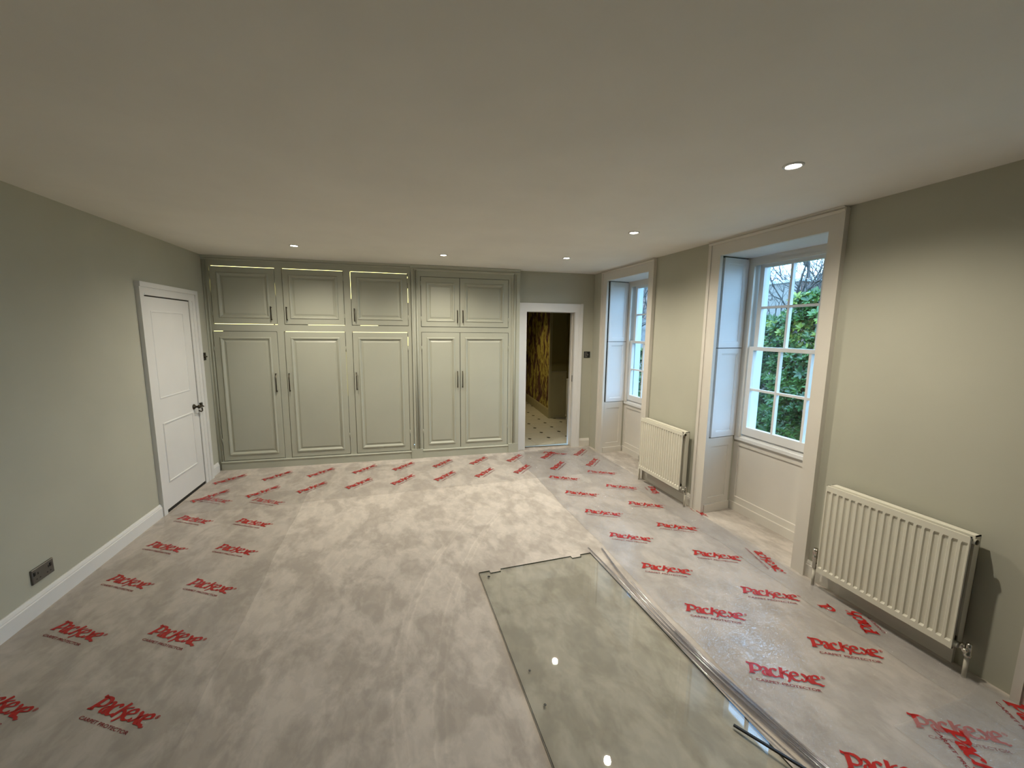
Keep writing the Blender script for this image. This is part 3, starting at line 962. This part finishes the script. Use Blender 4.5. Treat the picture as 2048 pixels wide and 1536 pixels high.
# ------------------------------------------------------------------ radiators
def make_radiator(ya, yb_, z0, z1, label):
    """two-panel convector; local x towards camera"""
    mid = (ya + yb_) / 2; hw = (yb_ - ya) / 2
    r = empty('radiator', (XR, mid, 0), ROT_R, label, 'radiator', 'white panel radiators on the window wall')
    def panel(yf, yb2, name, flutes):
        f = MB()
        n = 19; zt, zb = z1 - .032, z0 + .032
        pitch = 2 * hw / (n + .0)
        xs = [(-hw, 0)]
        for i in range(n):
            a = -hw + pitch * (i + .5)
            if flutes:
                xs += [(a - pitch * .34, 0), (a - pitch * .22, 1), (a + pitch * .22, 1), (a + pitch * .34, 0)]
        xs.append((hw, 0))
        rows = [(z0, 0), (zb, 0), (zb + .010, 1), (zt - .010, 1), (zt, 0), (z1, 0)]
        k = len(f.v)
        for z, on in rows:
            for x, d in xs:
                f.v.append((x, yf + .0075 * d * on, z))
        m_ = len(xs)
        for i in range(len(rows) - 1):
            for j in range(m_ - 1):
                f.face([k + i * m_ + j, k + i * m_ + j + 1, k + (i + 1) * m_ + j + 1, k + (i + 1) * m_ + j])
        # rim : side, top and bottom returns
        f.box(-hw, hw, yf + .0005, yb2, z1 - .006, z1); f.box(-hw, hw, yf + .0005, yb2, z0, z0 + .006)
        f.box(-hw, -hw + .004, yf + .0005, yb2, z0, z1); f.box(hw - .004, hw, yf + .0005, yb2, z0, z1)
        f.box(-hw, hw, yb2 - .003, yb2, z0, z1)
        return f.build(name, M['rad'], r)
    panel(-.119, -.104, 'front_panel', True)
    panel(-.080, -.036, 'back_panel', False)
    f = MB()
    n = 30
    for i in range(n):      # convector fins between the panels
        x = -hw + .04 + (2 * hw - .08) * i / (n - 1)
        f.box(x - .0006, x + .0006, -.102, -.082, z0 + .05, z1 - .05)
    split(f, 'convector_fin', M['rad'], r)
    f = MB()
    for zz in (z1 - .022, z0 + .022):
        f.tube([(-hw + .012, -.094, zz), (hw + .012, -.094, zz)], .0135, 14)
    split(f, 'header_tube', M['rad'], r)
    f = MB()
    f.lathe([(0, .006), (.011, .006), (.013, .002), (.013, -.002)], (hw + .010, -.094, z1 - .022), 14, axis='x')
    f.lathe([(0, .006), (.010, .006), (.012, .002), (.012, -.002)], (hw - .006, -.094, z0 + .052), 14, axis='x')
    split(f, 'blanking_plug', M['bronze'], r)
    for x in (-hw + .12, hw - .12):
        split(MB().box(x - .02, x + .02, -.036, 0, z1 - .16, z1 - .06).box(x - .02, x + .02, -.036, 0, z0 + .06, z0 + .12), 'bracket', M['rad'], r)
    # lockshield valve and tail on the camera side
    v = MB()
    zz = z0 + .022
    v.tube([(hw, -.0775, zz), (hw + .034, -.0775, zz)], .010, 10)
    v.lathe([(.014, .010), (.016, .012), (.016, .022), (.014, .024)], (hw, -.0775, zz), 12, axis='x')
    v.lathe([(.0, .030), (.011, .028), (.013, .010), (.013, -.022), (.015, -.024), (.015, -.038), (.010, -.040)], (hw + .040, -.0775, zz), 14)
    v.tube([(hw + .040, -.0775, zz), (hw + .040, -.112, zz)], .009, 10)
    v.build('lockshield_valve', M['chrome'], r)
    MB().tube([(hw + .040, -.0775, 0.0), (hw + .040, -.0775, zz - .035)], .0085, 10).build('pipe', M['pipe'], r)
    # thermostatic valve on the far side
    v = MB()
    v.tube([(-hw, -.0775, zz), (-hw - .036, -.0775, zz)], .010, 10)
    v.lathe([(.009, -.03), (.013, -.028), (.013, .016), (.015, .018), (.015, .030), (.0185, .034), (.0185, .060), (.0165, .062), (.0165, .066), (.0185, .068), (.0195, .096), (.016, .104), (0, .105)], (-hw - .040, -.0775, zz), 18)
    v.build('thermostatic_valve', M['chrome'], r)
    MB().tube([(-hw - .040, -.0775, 0.0), (-hw - .040, -.0775, zz - .02)], .0085, 10).build('pipe', M['pipe'], r)
    return r
make_radiator(1.035, 1.678, .128, .703, 'white fluted panel radiator under the bare wall nearest the viewer')
make_radiator(2.960, 3.598, .150, .713, 'white fluted panel radiator between the two sash windows')

# ------------------------------------------------------------------ printed carpet film
def ribbon(mb, pts, w, t0, phi, z=0.0, mi=0, sub=6):
    """calligraphic stroke: Catmull-Rom through pts, thickness depends on direction"""
    P = [Vector((a, b_)) for a, b_ in pts]
    Q = []
    for i in range(len(P) - 1):
        p0, p1, p2, p3 = P[max(i - 1, 0)], P[i], P[i + 1], P[min(i + 2, len(P) - 1)]
        for s in range(sub):
            u = s / sub
            Q.append(0.5 * ((2 * p1) + (p2 - p0) * u + (2 * p0 - 5 * p1 + 4 * p2 - p3) * u * u + (3 * p1 - p0 - 3 * p2 + p3) * u ** 3))
    Q.append(P[-1])
    k = len(mb.v)
    for i, q in enumerate(Q):
        d = (Q[min(i + 1, len(Q) - 1)] - Q[max(i - 1, 0)]).normalized()
        th = math.atan2(d.y, d.x)
        h = (t0 * 1.25 + w * 1.08 * abs(sin(th - phi))) / 2
        n_ = Vector((-d.y, d.x)) * h
        mb.v += [(q.x + n_.x, q.y + n_.y, z), (q.x - n_.x, q.y - n_.y, z)]
    for i in range(len(Q) - 1):
        mb.face([k + 2 * i, k + 2 * i + 1, k + 2 * i + 3, k + 2 * i + 2], mi)

E1 = [(189, 25), (206, 29), (219, 36), (217, 47), (205, 50), (192, 40), (187, 22), (194, 6), (210, 2), (226, 8), (233, 16)]
LETTERS = {
    'P': [([(24, 63), (18, 32), (10, 1)], 15, 4), ([(3, 64), (16, 61), (30, 62), (48, 59), (59, 46), (55, 30), (40, 21), (24, 21)], 11, 4), ([(-2, 0), (10, 2), (26, 3)], 4, 4)],
    'a': [([(62, 42), (72, 49), (83, 47), (86, 34), (82, 16), (86, 4), (96, 3)], 11, 4), ([(84, 29), (72, 28), (64, 18), (65, 6), (74, 2), (83, 10)], 9, 3)],
    'c': [([(131, 41), (121, 49), (108, 45), (99, 29), (100, 12), (111, 2), (124, 4), (134, 11)], 11, 4)],
    'k': [([(157, 66), (150, 40), (139, -1)], 14, 3), ([(147, 26), (158, 35), (168, 46), (188, 54)], 7, 4), ([(158, 34), (171, 28), (177, 14), (172, -2), (162, -16)], 10, 3)],
    'e': [(E1, 10, 4)],
    'x': [([(238, 46), (248, 42), (256, 24), (266, 5), (280, 3)], 11, 4), ([(278, 47), (264, 36), (252, 20), (240, 5), (228, 3)], 6, 4)],
    'E': [([(a + 89, b_) for a, b_ in E1[:-2]] + [(308, -3), (318, 0)], 10, 4)],
}
RANGES = {'P': 'P', 'a': 'a'}
font_c = bpy.data.curves.new('caption', 'FONT')
font_c.body = 'CARPET PROTECTOR'
font_c.size = 1.0
font_c.offset = 0.018
fo = bpy.data.objects.new('caption', font_c)
C.objects.link(fo)
bpy.context.view_layer.update()
fm = bpy.data.meshes.new_from_object(fo.evaluated_get(bpy.context.evaluated_depsgraph_get()))
fv = [tuple(v_.co) for v_ in fm.vertices]; ff = [tuple(p_.vertices) for p_ in fm.polygons]
fx0, fx1 = min(v_[0] for v_ in fv), max(v_[0] for v_ in fv)
fy0, fy1 = min(v_[1] for v_ in fv), max(v_[1] for v_ in fv)
bpy.data.objects.remove(fo)

def logo_mesh(chars, caption=True, crop=None):
    mb = MB()
    for ch in chars:
        for pts, w_, t0 in LETTERS[ch]:
            ribbon(mb, pts, w_, t0, radians(24))
    if 'E' in chars:
        for r0, r1 in ((6.4, 8.4),):
            k = len(mb.v); n = 20
            for i in range(n):
                a = 2 * pi * i / n
                mb.v += [(331 + r0 * cos(a), 47 + r0 * sin(a), 0), (331 + r1 * cos(a), 47 + r1 * sin(a), 0)]
            for i in range(n):
                j = (i + 1) % n
                mb.face([k + 2 * i, k + 2 * i + 1, k + 2 * j + 1, k + 2 * j])
        ribbon(mb, [(329, 43), (329, 51)], 0, 1.5, 0, sub=1); ribbon(mb, [(329, 50.5), (333, 50), (333, 47.5), (329, 47)], 0, 1.4, 0, sub=3); ribbon(mb, [(330, 47), (334, 43)], 0, 1.5, 0, sub=1)
    if caption:
        c0, c1 = (crop or (0, 1))
        k = len(mb.v)
        sx = 272 / (fx1 - fx0); sy = 14.0 / (fy1 - fy0)
        mb.v += [(17 + (a - fx0) * sx, -42 + (b_ - fy0) * sy, 0) for a, b_, _ in fv]
        for q in ff:
            cx = sum(fv[i][0] for i in q) / len(q)
            if c0 <= (cx - fx0) / (fx1 - fx0) <= c1:
                mb.face([k + i for i in q], 1)
    mb.v = [(a * .001, b_ * .001, c_) for a, b_, c_ in mb.v]
    me = bpy.data.meshes.new('printed_logo')
    me.from_pydata(mb.v, [], mb.f)
    me.materials.append(M['ink']); me.materials.append(M['ink2'])
    me.polygons.foreach_set('material_index', mb.mi)
    bm = bmesh.new(); bm.from_mesh(me)
    bmesh.ops.delete(bm, geom=[v_ for v_ in bm.verts if not v_.link_faces], context='VERTS')
    for q in bm.faces:
        if q.normal.z < 0: q.normal_flip()
    bm.to_mesh(me); bm.free()
    return me

FULL = logo_mesh('PackexE'.replace('e', 'e'))
LG = {'full': FULL, 'tail': logo_mesh('ackexE', True), 'xe': logo_mesh('exE', True, (.4, .7)), 'Pack': logo_mesh('Pack', True, (0, .45)), 'P': logo_mesh('P', False), 'ack': logo_mesh('Pack', True, (0, .3))}

def sheet(name, mat, outline_z, x0, x1, y0, y1, label, edge=0.006, nx=24, ny=60, seed=1, skew=0.0, thick=.0006):
    """polythene strip: a gently rippled thin sheet with a wavering edge"""
    rnd = random.Random(seed)
    ph = [rnd.uniform(0, 6.28) for _ in range(6)]
    f = MB()
    def pt(i, j):
        u, v_ = i / nx, j / ny
        y = y0 + (y1 - y0) * v_
        xa = x0(y) if callable(x0) else x0
        x = xa + (x1 - xa) * u
        if i in (0, nx): x += edge * (sin(5 * y + ph[0]) + .6 * sin(13 * y + ph[1]))
        if j in (0, ny): y += edge * (sin(6 * x + ph[2]) + .6 * sin(15 * x + ph[3]))
        x += skew * (y - y0)
        z = outline_z + .0002 * (sin(9 * x + ph[4]) * sin(7 * y + ph[5]) + sin(23 * x + 11 * y))
        return (x, y, z)
    for j in range(ny + 1):
        for i in range(nx + 1):
            f.v.append(pt(i, j))
    for j in range(ny):
        for i in range(nx):
            a = j * (nx + 1) + i
            f.face([a, a + 1, a + nx + 2, a + nx + 1], 0, True)
    o_ = f.build(name, mat)
    return tag(o_, label, 'carpet film', 'strips of printed carpet film')

def logos(film_o, items, ang, z, kind='full'):
    for (x, y) in items:
        l_ = link('printed_logo', LG[kind], film_o, (x, y, z), radians(ang))

fl = sheet('carpet_film', M['film_smooth'], .0014, lambda y: xl(y) + .032, -.852, -1.9, 4.30, 'clear printed film strip along the left wall below the socket', seed=3)
logos(fl, [(-1.301, 1.956), (-1.300, 2.397), (-1.818, 2.577), (-1.818, 3.017), (-1.302, 2.825), (-1.812, 3.444), (-1.306, 3.265), (-1.814, 3.890), (-1.318, 3.697), (-1.812, 4.325 - .02),
           (-1.330, 4.140), (-1.818, 2.140), (-1.818, 1.70), (-1.301, 1.52), (-1.301, 1.08), (-1.818, 1.26)], -30.8, .0021)
fb_ = sheet('carpet_film', M['film_smooth'], .0062, -1.90, 2.62, 3.955, 4.86, 'clear printed film strip laid crosswise in front of the wardrobes', nx=60, ny=20, seed=5)
bx = [-1.826, -1.372, -.925, -.471, -.020, .433, .884, 1.340, 1.795, 2.266]
logos(fb_, [(x, 4.215 - .0275 * (x + 1.8) * .9 if x < 1.0 else 4.150) for x in bx], 46.0, .0069)
bx2 = [-1.814, -1.356, -.912, -.443, -.005, .457, .905, 1.373, 1.832, 2.299]
logos(fb_, [(x, 4.665 - .030 * (x + 1.8)) if x < 1.0 else (x, 4.562) for x in bx2], 45.0, .0069)
fr_ = sheet('carpet_film', M['film_wrinkled'], .0046, 1.497, 2.615, -1.5, 4.93, 'wrinkled clear printed film strip from bathroom doorway past both radiators', seed=8, nx=30, ny=120, skew=0.0)
rt = [(1.637 - .004 * i, 3.944 - .4405 * i) for i in range(8)] + [(2.134 - .0105 * i, 3.990 - .4425 * i) for i in range(8)] + [(1.894, 4.80), (1.64, 4.385)][:1] + [(1.60, .425), (2.04, .46)]
logos(fr_, rt, -29.5, .0053)
ff_ = sheet('carpet_film', M['film_wrinkled'], .0078, 2.40, 2.628, .45, 3.50, 'narrow overlapping film strip creased along the foot of the radiator wall', seed=11, nx=8, ny=80, edge=.012)
link('printed_logo', LG['tail'], ff_, (2.575, 2.190, .0085), radians(-106))
link('printed_logo', LG['xe'], ff_, (2.66, 2.96, .0085), radians(-100)).scale = (.8, .8, 1)
link('printed_logo', LG['Pack'], ff_, (2.505, 1.288, .0085), radians(65))
link('printed_logo', LG['P'], ff_, (2.42, 1.56, .0085), radians(-95))
link('printed_logo', LG['ack'], ff_, (2.555, 3.420, .0085), radians(-108))
ff2 = sheet('carpet_film', M['film_wrinkled'], .0092, 1.98, 2.628, -.9, .93, 'short film offcut overlapping at the lower right corner by the skirting', seed=14, nx=16, ny=40, edge=.010)
link('printed_logo', FULL, ff2, (2.155, .862, .0099), radians(-118))
link('printed_logo', FULL, ff2, (2.585, .862, .0099), radians(-122))

# ------------------------------------------------------------------ glass sheet lying on the carpet
gp = empty('glass_sheet', (.516, 2.431, .0015), radians(0.95), 'large green-tinted glass sheet with notches lying flat on the carpet', 'glass sheet')
W_, L_, T_ = .842, 2.35, .009
out = [(0, 0), (.073, 0), (.075, -.026), (.147, -.026), (.152, 0), (.682, 0), (.685, -.026), (.756, -.026), (.760, 0), (W_, 0), (W_ + .030, -L_), (0, -L_)]
f = MB()
k = len(f.v); n = len(out)
f.v += [(a, b_, 0) for a, b_ in out] + [(a, b_, T_) for a, b_ in out]
f.face([k + n + i for i in range(n)][::-1], 0); f.face([k + i for i in range(n)], 0)
f.build('pane', M['sheet'], gp)
f = MB()
f.v += [(a, b_, .0002) for a, b_ in out] + [(a, b_, T_ - .0002) for a, b_ in out]
for i in range(n):
    j = (i + 1) % n
    f.face([i, j, n + j, n + i], 0)
f.build('polished_edge', M['edge'], gp)['label'] = 'dark green polished glass edge'
for (hx, hy, hr) in ((.053, -.063, .009), (.060, -.830, .006), (.063, -1.016, .006)):
    MB().lathe([(hr, T_ - .001), (hr, T_ + .0003), (hr * .8, T_ + .0004), (0, T_ + .0004)], (hx, hy, 0), 16).build('drilled_hole', M['black'], gp)

# ------------------------------------------------------------------ clear plastic seal strips
def catmull(pts, sub=10):
    P = [Vector(p) for p in pts]; Q = []
    for i in range(len(P) - 1):
        p0, p1, p2, p3 = P[max(i - 1, 0)], P[i], P[i + 1], P[min(i + 2, len(P) - 1)]
        for s in range(sub):
            u = s / sub
            Q.append(0.5 * ((2 * p1) + (p2 - p0) * u + (2 * p0 - 5 * p1 + 4 * p2 - p3) * u * u + (3 * p1 - p0 - 3 * p2 + p3) * u ** 3))
    Q.append(P[-1]); return Q

def seal_strip(pts, label, wd=.012, seed=0):
    """C-section extrusion with a flat fin"""
    Q = catmull(pts)
    prof = []
    for i in range(9):
        a = radians(-50 + 280 * i / 8)
        prof.append((wd * .5 * cos(a), wd * .5 * sin(a) + wd * .5))
    prof_in = [(x * .72, (z - wd * .5) * .72 + wd * .5) for x, z in prof[::-1]]
    ring = prof + prof_in
    f = MB(); n = len(ring)
    for i, q in enumerate(Q):
        d = (Q[min(i + 1, len(Q) - 1)] - Q[max(i - 1, 0)]).normalized()
        s_ = Vector((d.y, -d.x, 0)).normalized()
        tw = .5 * sin(i * .21 + seed)
        for x, z in ring:
            zz = z - wd * .5
            X, Z = x * cos(tw) - zz * sin(tw), x * sin(tw) + zz * cos(tw)
            f.v.append((q.x + s_.x * X, q.y + s_.y * X, q.z + Z + wd * .5))
    for i in range(len(Q) - 1):
        for s in range(n):
            s2 = (s + 1) % n
            f.face([i * n + s, i * n + s2, (i + 1) * n + s2, (i + 1) * n + s], 0, True)
    o_ = f.build('seal_strip', M['pvc'])
    return tag(o_, label, 'plastic strip', 'clear plastic seal strips along the glass sheet')
seal_strip([(1.366, 2.492, .013), (1.385, 2.10, .013), (1.395, 1.70, .013), (1.440, 1.20, .013), (1.505, .80, .0135), (1.58, .20, .0135)], 'clear plastic seal strip resting on the glass, reaching past its far corner', .013, 0)
seal_strip([(1.472, 2.476, .003), (1.438, 2.20, .0055), (1.415, 1.90, .013), (1.425, 1.50, .0135), (1.470, 1.10, .0135), (1.53, .70, .0135), (1.60, .15, .0135)], 'clear plastic seal strip whose sparkling end lies on bare carpet', .012, 1)
seal_strip([(1.418, 1.60, .0255), (1.447, 1.25, .0255), (1.490, .95, .026), (1.57, .45, .026)], 'short clear seal strip lying on top of the bundle', .012, 2)
seal_strip([(1.374, 1.98, .0125), (1.383, 1.55, .0125), (1.405, 1.15, .0125), (1.440, .88, .0125), (1.50, .35, .0125)], 'clear seal strip curving away onto the glass sheet', .008, 3)
seal_strip([(1.448, 2.05, .0135), (1.441, 1.60, .0135), (1.482, 1.15, .0135), (1.560, .65, .0135), (1.66, .10, .0135)], 'clear plastic seal strip on the printed film side of the bundle', .012, 4)
f = MB()
a_, b2 = Vector((1.316, 1.108, .0155)), Vector((1.60, .50, .0760))
dd = (b2 - a_).normalized(); ss = dd.cross(Vector((0, 0, 1))).normalized() * .0042; uu = Vector((0, 0, .0042))
f.v += [tuple(p + sx * ss + sy * uu) for p in (a_, b2) for sx, sy in ((-1, -1), (1, -1), (1, 1), (-1, 1))]
for q in ((0, 1, 2, 3), (7, 6, 5, 4), (0, 4, 5, 1), (1, 5, 6, 2), (2, 6, 7, 3), (3, 7, 4, 0)): f.face(q)
tag(f.build('metal_rod', M['black']), 'thin black square rod lying across glass and seal strips', 'rod')

# ------------------------------------------------------------------ outside
f = MB(); f.box(3.30, 40, -15, 40, -.65, -.45)
st('ground', f, M['lawn'], 'dark garden ground outside the windows', 'ground')

def leaf_mesh(L, W, mat):
    f = MB()
    f.v += [(0, 0, 0), (W * .35, L * .25, .10 * W), (0, L * .28, -.10 * W), (-W * .35, L * .25, .10 * W), (W * .5, L * .55, .14 * W), (0, L * .6, -.08 * W), (-W * .5, L * .55, .14 * W), (W * .3, L * .85, .06 * W), (-W * .3, L * .85, .06 * W), (0, L, -.22 * W)]
    for q in ((0, 1, 2), (0, 2, 3), (1, 4, 5, 2), (2, 5, 6, 3), (4, 7, 9, 5), (5, 9, 8, 6)): f.face(q, 0, True)
    return f.mesh('leaf', mat)

def shrub(name, loc, size, nros, label, parts, seed):
    rnd = random.Random(seed)
    r = empty(name, loc, 0, label, 'shrub')
    lm = [leaf_mesh(.118, .046, M['leaf']), leaf_mesh(.105, .043, M['leaf']), leaf_mesh(.100, .043, M['leaf2'])]
    mass = MB(); masses = [MB(), MB(), MB()]
    ros = []
    sx, sy, sz = size
    for i in range(nros):
        u = rnd.uniform(-1, 1); v_ = rnd.uniform(0, 1)
        topz = sz * (.86 + .10 * sin(u * 5 + seed) + .08 * sin(u * 11 + 2 * seed))
        bulge = 1 - .55 * max(0, v_ - .55) / .45
        depth = rnd.random() ** 2.2
        x = -sx * (.5 * bulge + .07 * sin(9 * u + 6 * v_ + seed)) * (1 - .75 * depth) + rnd.uniform(-.03, .03)
        if rnd.random() < .12: x = rnd.uniform(-.4, .4) * sx; v_ = .97 + rnd.random() * .05
        ros.append(Vector((x, u * sy / 2, v_ * topz + rnd.uniform(-.03, .03))))
    ros.sort(key=lambda p: p.x)
    count = 0
    twig = MB()
    for p in ros:
        d = Vector((-.7 + rnd.uniform(-.35, .3), rnd.uniform(-.55, .55), .55 + rnd.uniform(-.3, .4))).normalized()
        a = d.orthogonal().normalized(); b_ = d.cross(a)
        twig.tube([p - d * .16, p], .004, 4, caps=False)
        nl = rnd.randint(6, 9)
        young = p.z > sz * .66 and rnd.random() < .45
        for q in range(nl):
            an = 2 * pi * q / nl + rnd.uniform(-.3, .3)
            op = rnd.uniform(.75, 1.25)
            yv = (d * cos(op) + (a * cos(an) + b_ * sin(an)) * sin(op)).normalized()
            zv = (d - yv * d.dot(yv)).normalized(); xv = yv.cross(zv)
            sc_ = rnd.uniform(.8, 1.15)
            mi_ = 2 if (young and rnd.random() < .7) else rnd.randint(0, 1)
            mt = Matrix(((xv.x, yv.x, zv.x, 0), (xv.y, yv.y, zv.y, 0), (xv.z, yv.z, zv.z, 0), (0, 0, 0, 1))) * sc_
            mt[3][3] = 1
            mt.translation = p
            if count < parts and p.z > .55:
                l_ = link('leaf', lm[mi_], r); l_.matrix_local = mt
                count += 1
            else:
                mb = masses[mi_]; k = len(mb.v)
                mb.v += [tuple(mt @ v__.co) for v__ in lm[mi_].vertices]
                for pf in lm[mi_].polygons: mb.face([k + ii for ii in pf.vertices], 0, True)
    big = MB()
    for i_, mb in enumerate(masses):
        k = len(big.v); big.v += mb.v
        for q in mb.f: big.face([k + ii for ii in q], i_, True)
    me = bpy.data.meshes.new('foliage'); me.from_pydata(big.v, [], big.f)
    for q in (M['leaf'], M['leaf'], M['leaf2']): me.materials.append(q)
    me.polygons.foreach_set('material_index', big.mi); me.polygons.foreach_set('use_smooth', big.sm)
    o_ = link('foliage', me, r); o_['kind'] = 'stuff'
    for i in range(5):
        yy = -sy * .35 + sy * .7 * i / 4
        twig.tube([(.1 * sx, yy, -.45 - loc[2]), (.0, yy + rnd.uniform(-.15, .15), sz * .4), (-.15 * sx, yy + rnd.uniform(-.3, .3), sz * .8)], [.03, .022, .008], 6)
    twig.build('branch', M['bark'], r)
    return r
shrub('evergreen_shrub', (6.75, 5.25, -.45), (1.1, 3.9, 2.62), 3600, 'dense glossy evergreen shrub outside the nearer shuttered window', 300, 2)
shrub('evergreen_shrub', (6.75, 9.75, -.45), (.9, 2.8, 1.85), 900, 'dark evergreen shrub outside the farther window', 60, 5)

def bare_tree(loc, label, seed, lean, h):
    rnd = random.Random(seed)
    r = empty('bare_tree', loc, 0, label, 'tree')
    tr = MB(); boughs = []; tw = MB()
    p0 = Vector((0, 0, 0)); p1 = Vector((lean[0] * .4, lean[1] * .4, h * .35)); p2 = Vector((lean[0], lean[1], h * .62))
    tr.tube([p0, p1, p2], [.13, .10, .07], 10)
    tr.build('trunk', M['bark'], r)
    def grow(mb, p, d, L, rad, lev):
        pts = [p]; q = p.copy(); dd = d.copy()
        for i in range(4):
            dd = (dd + Vector((rnd.uniform(-.25, .25), rnd.uniform(-.25, .25), rnd.uniform(-.12, .22)))).normalized()
            q = q + dd * L / 4; pts.append(q.copy())
        mb.tube(pts, [rad * (1 - .18 * i) for i in range(5)], 6 if lev < 2 else 4, caps=False)
        if lev < 3:
            for k in range(5 if lev else 6):
                i = rnd.randint(1, 4)
                nd = (dd + Vector((rnd.uniform(-1, 1), rnd.uniform(-1, 1), rnd.uniform(-.5, .8)))).normalized()
                grow(mb if lev == 0 else tw, pts[i], nd, L * rnd.uniform(.5, .75), rad * .5, lev + 1)
    for i in range(7):
        a = 2 * pi * i / 7 + rnd.uniform(-.3, .3)
        f = MB()
        s = p1.lerp(p2, rnd.uniform(.2, 1.0))
        grow(f, s, Vector((cos(a), sin(a), rnd.uniform(.2, .9))).normalized(), h * .42, .042, 0)
        f.build('bough', M['bark'], r)
    o_ = tw.build('twigs', M['bark'], r); o_['kind'] = 'stuff'
    return r
bare_tree((8.3, 6.3, -.45), 'bare winter tree with tangled twigs above the evergreen shrub', 4, (-.1, .15, 0), 4.2)
bare_tree((10.9, 8.35, -.45), 'tall bare tree rising behind the pale coping of the outbuilding', 21, (-.2, -.3, 0), 5.6)
bare_tree((7.6, 11.9, -.45), 'bare tree seen through the farther window', 9, (.1, -.3, 0), 4.6)

b_ = empty('brick_outbuilding', (9.4, 9.35, -.45), 0, 'low old brick outbuilding with pale coping beyond the shrub', 'outbuilding')
MB().box(0, 2.5, -2.05, 1.2, 0, 3.32).build('brick_wall', M['brick'], b_)
MB().extrude_z([(-.06, -2.12), (2.56, -2.12), (2.56, 1.26), (-.06, 1.26)], 3.32, 3.39).build('coping', M['render'], b_)
b_ = empty('stone_house', (9.6, 15.4, -.45), 0, 'grey stone house wall filling the view through the farther window', 'house')
MB().box(0, 4, -2.6, 4, 0, 5.2).build('stone_wall', M['rubble'], b_)
f = MB(); f.poly([(-.3, -2.8, 5.15), (-.3, 4.2, 5.15), (2, 4.2, 6.9), (2, -2.8, 6.9)]); f.poly([(4.3, -2.8, 5.15), (2, -2.8, 6.9), (2, 4.2, 6.9), (4.3, 4.2, 5.15)])
f.poly([(-.3, -2.8, 5.15), (2, -2.8, 6.9), (4.3, -2.8, 5.15)]); f.poly([(-.3, 4.2, 5.15), (4.3, 4.2, 5.15), (2, 4.2, 6.9)])
f.build('roof', M['slate'], b_)
MB().box(-.03, .0, -1.9, -.9, 2.6, 3.7).build('brick_patch', M['brick'], b_)
b_ = empty('white_house', (12.5, 8.7, -.45), 0, 'white rendered house with slate roof glimpsed through bare branches', 'house')
MB().box(0, 5, -3.5, .75, 0, 3.55).build('rendered_wall', M['render'], b_)
f = MB(); f.poly([(-.2, -3.7, 3.5), (-.2, .9, 3.5), (2.5, .9, 5.0), (2.5, -3.7, 5.0)]); f.poly([(5.2, -3.7, 3.5), (2.5, -3.7, 5.0), (2.5, .9, 5.0), (5.2, .9, 3.5)])
f.poly([(-.2, -3.7, 3.5), (2.5, -3.7, 5.0), (5.2, -3.7, 3.5)]); f.poly([(-.2, .9, 3.5), (5.2, .9, 3.5), (2.5, .9, 5.0)])
f.build('roof', M['slate'], b_)
MB().box(-.28, -.16, -3.7, .9, 3.38, 3.52).build('gutter', M['render'], b_)
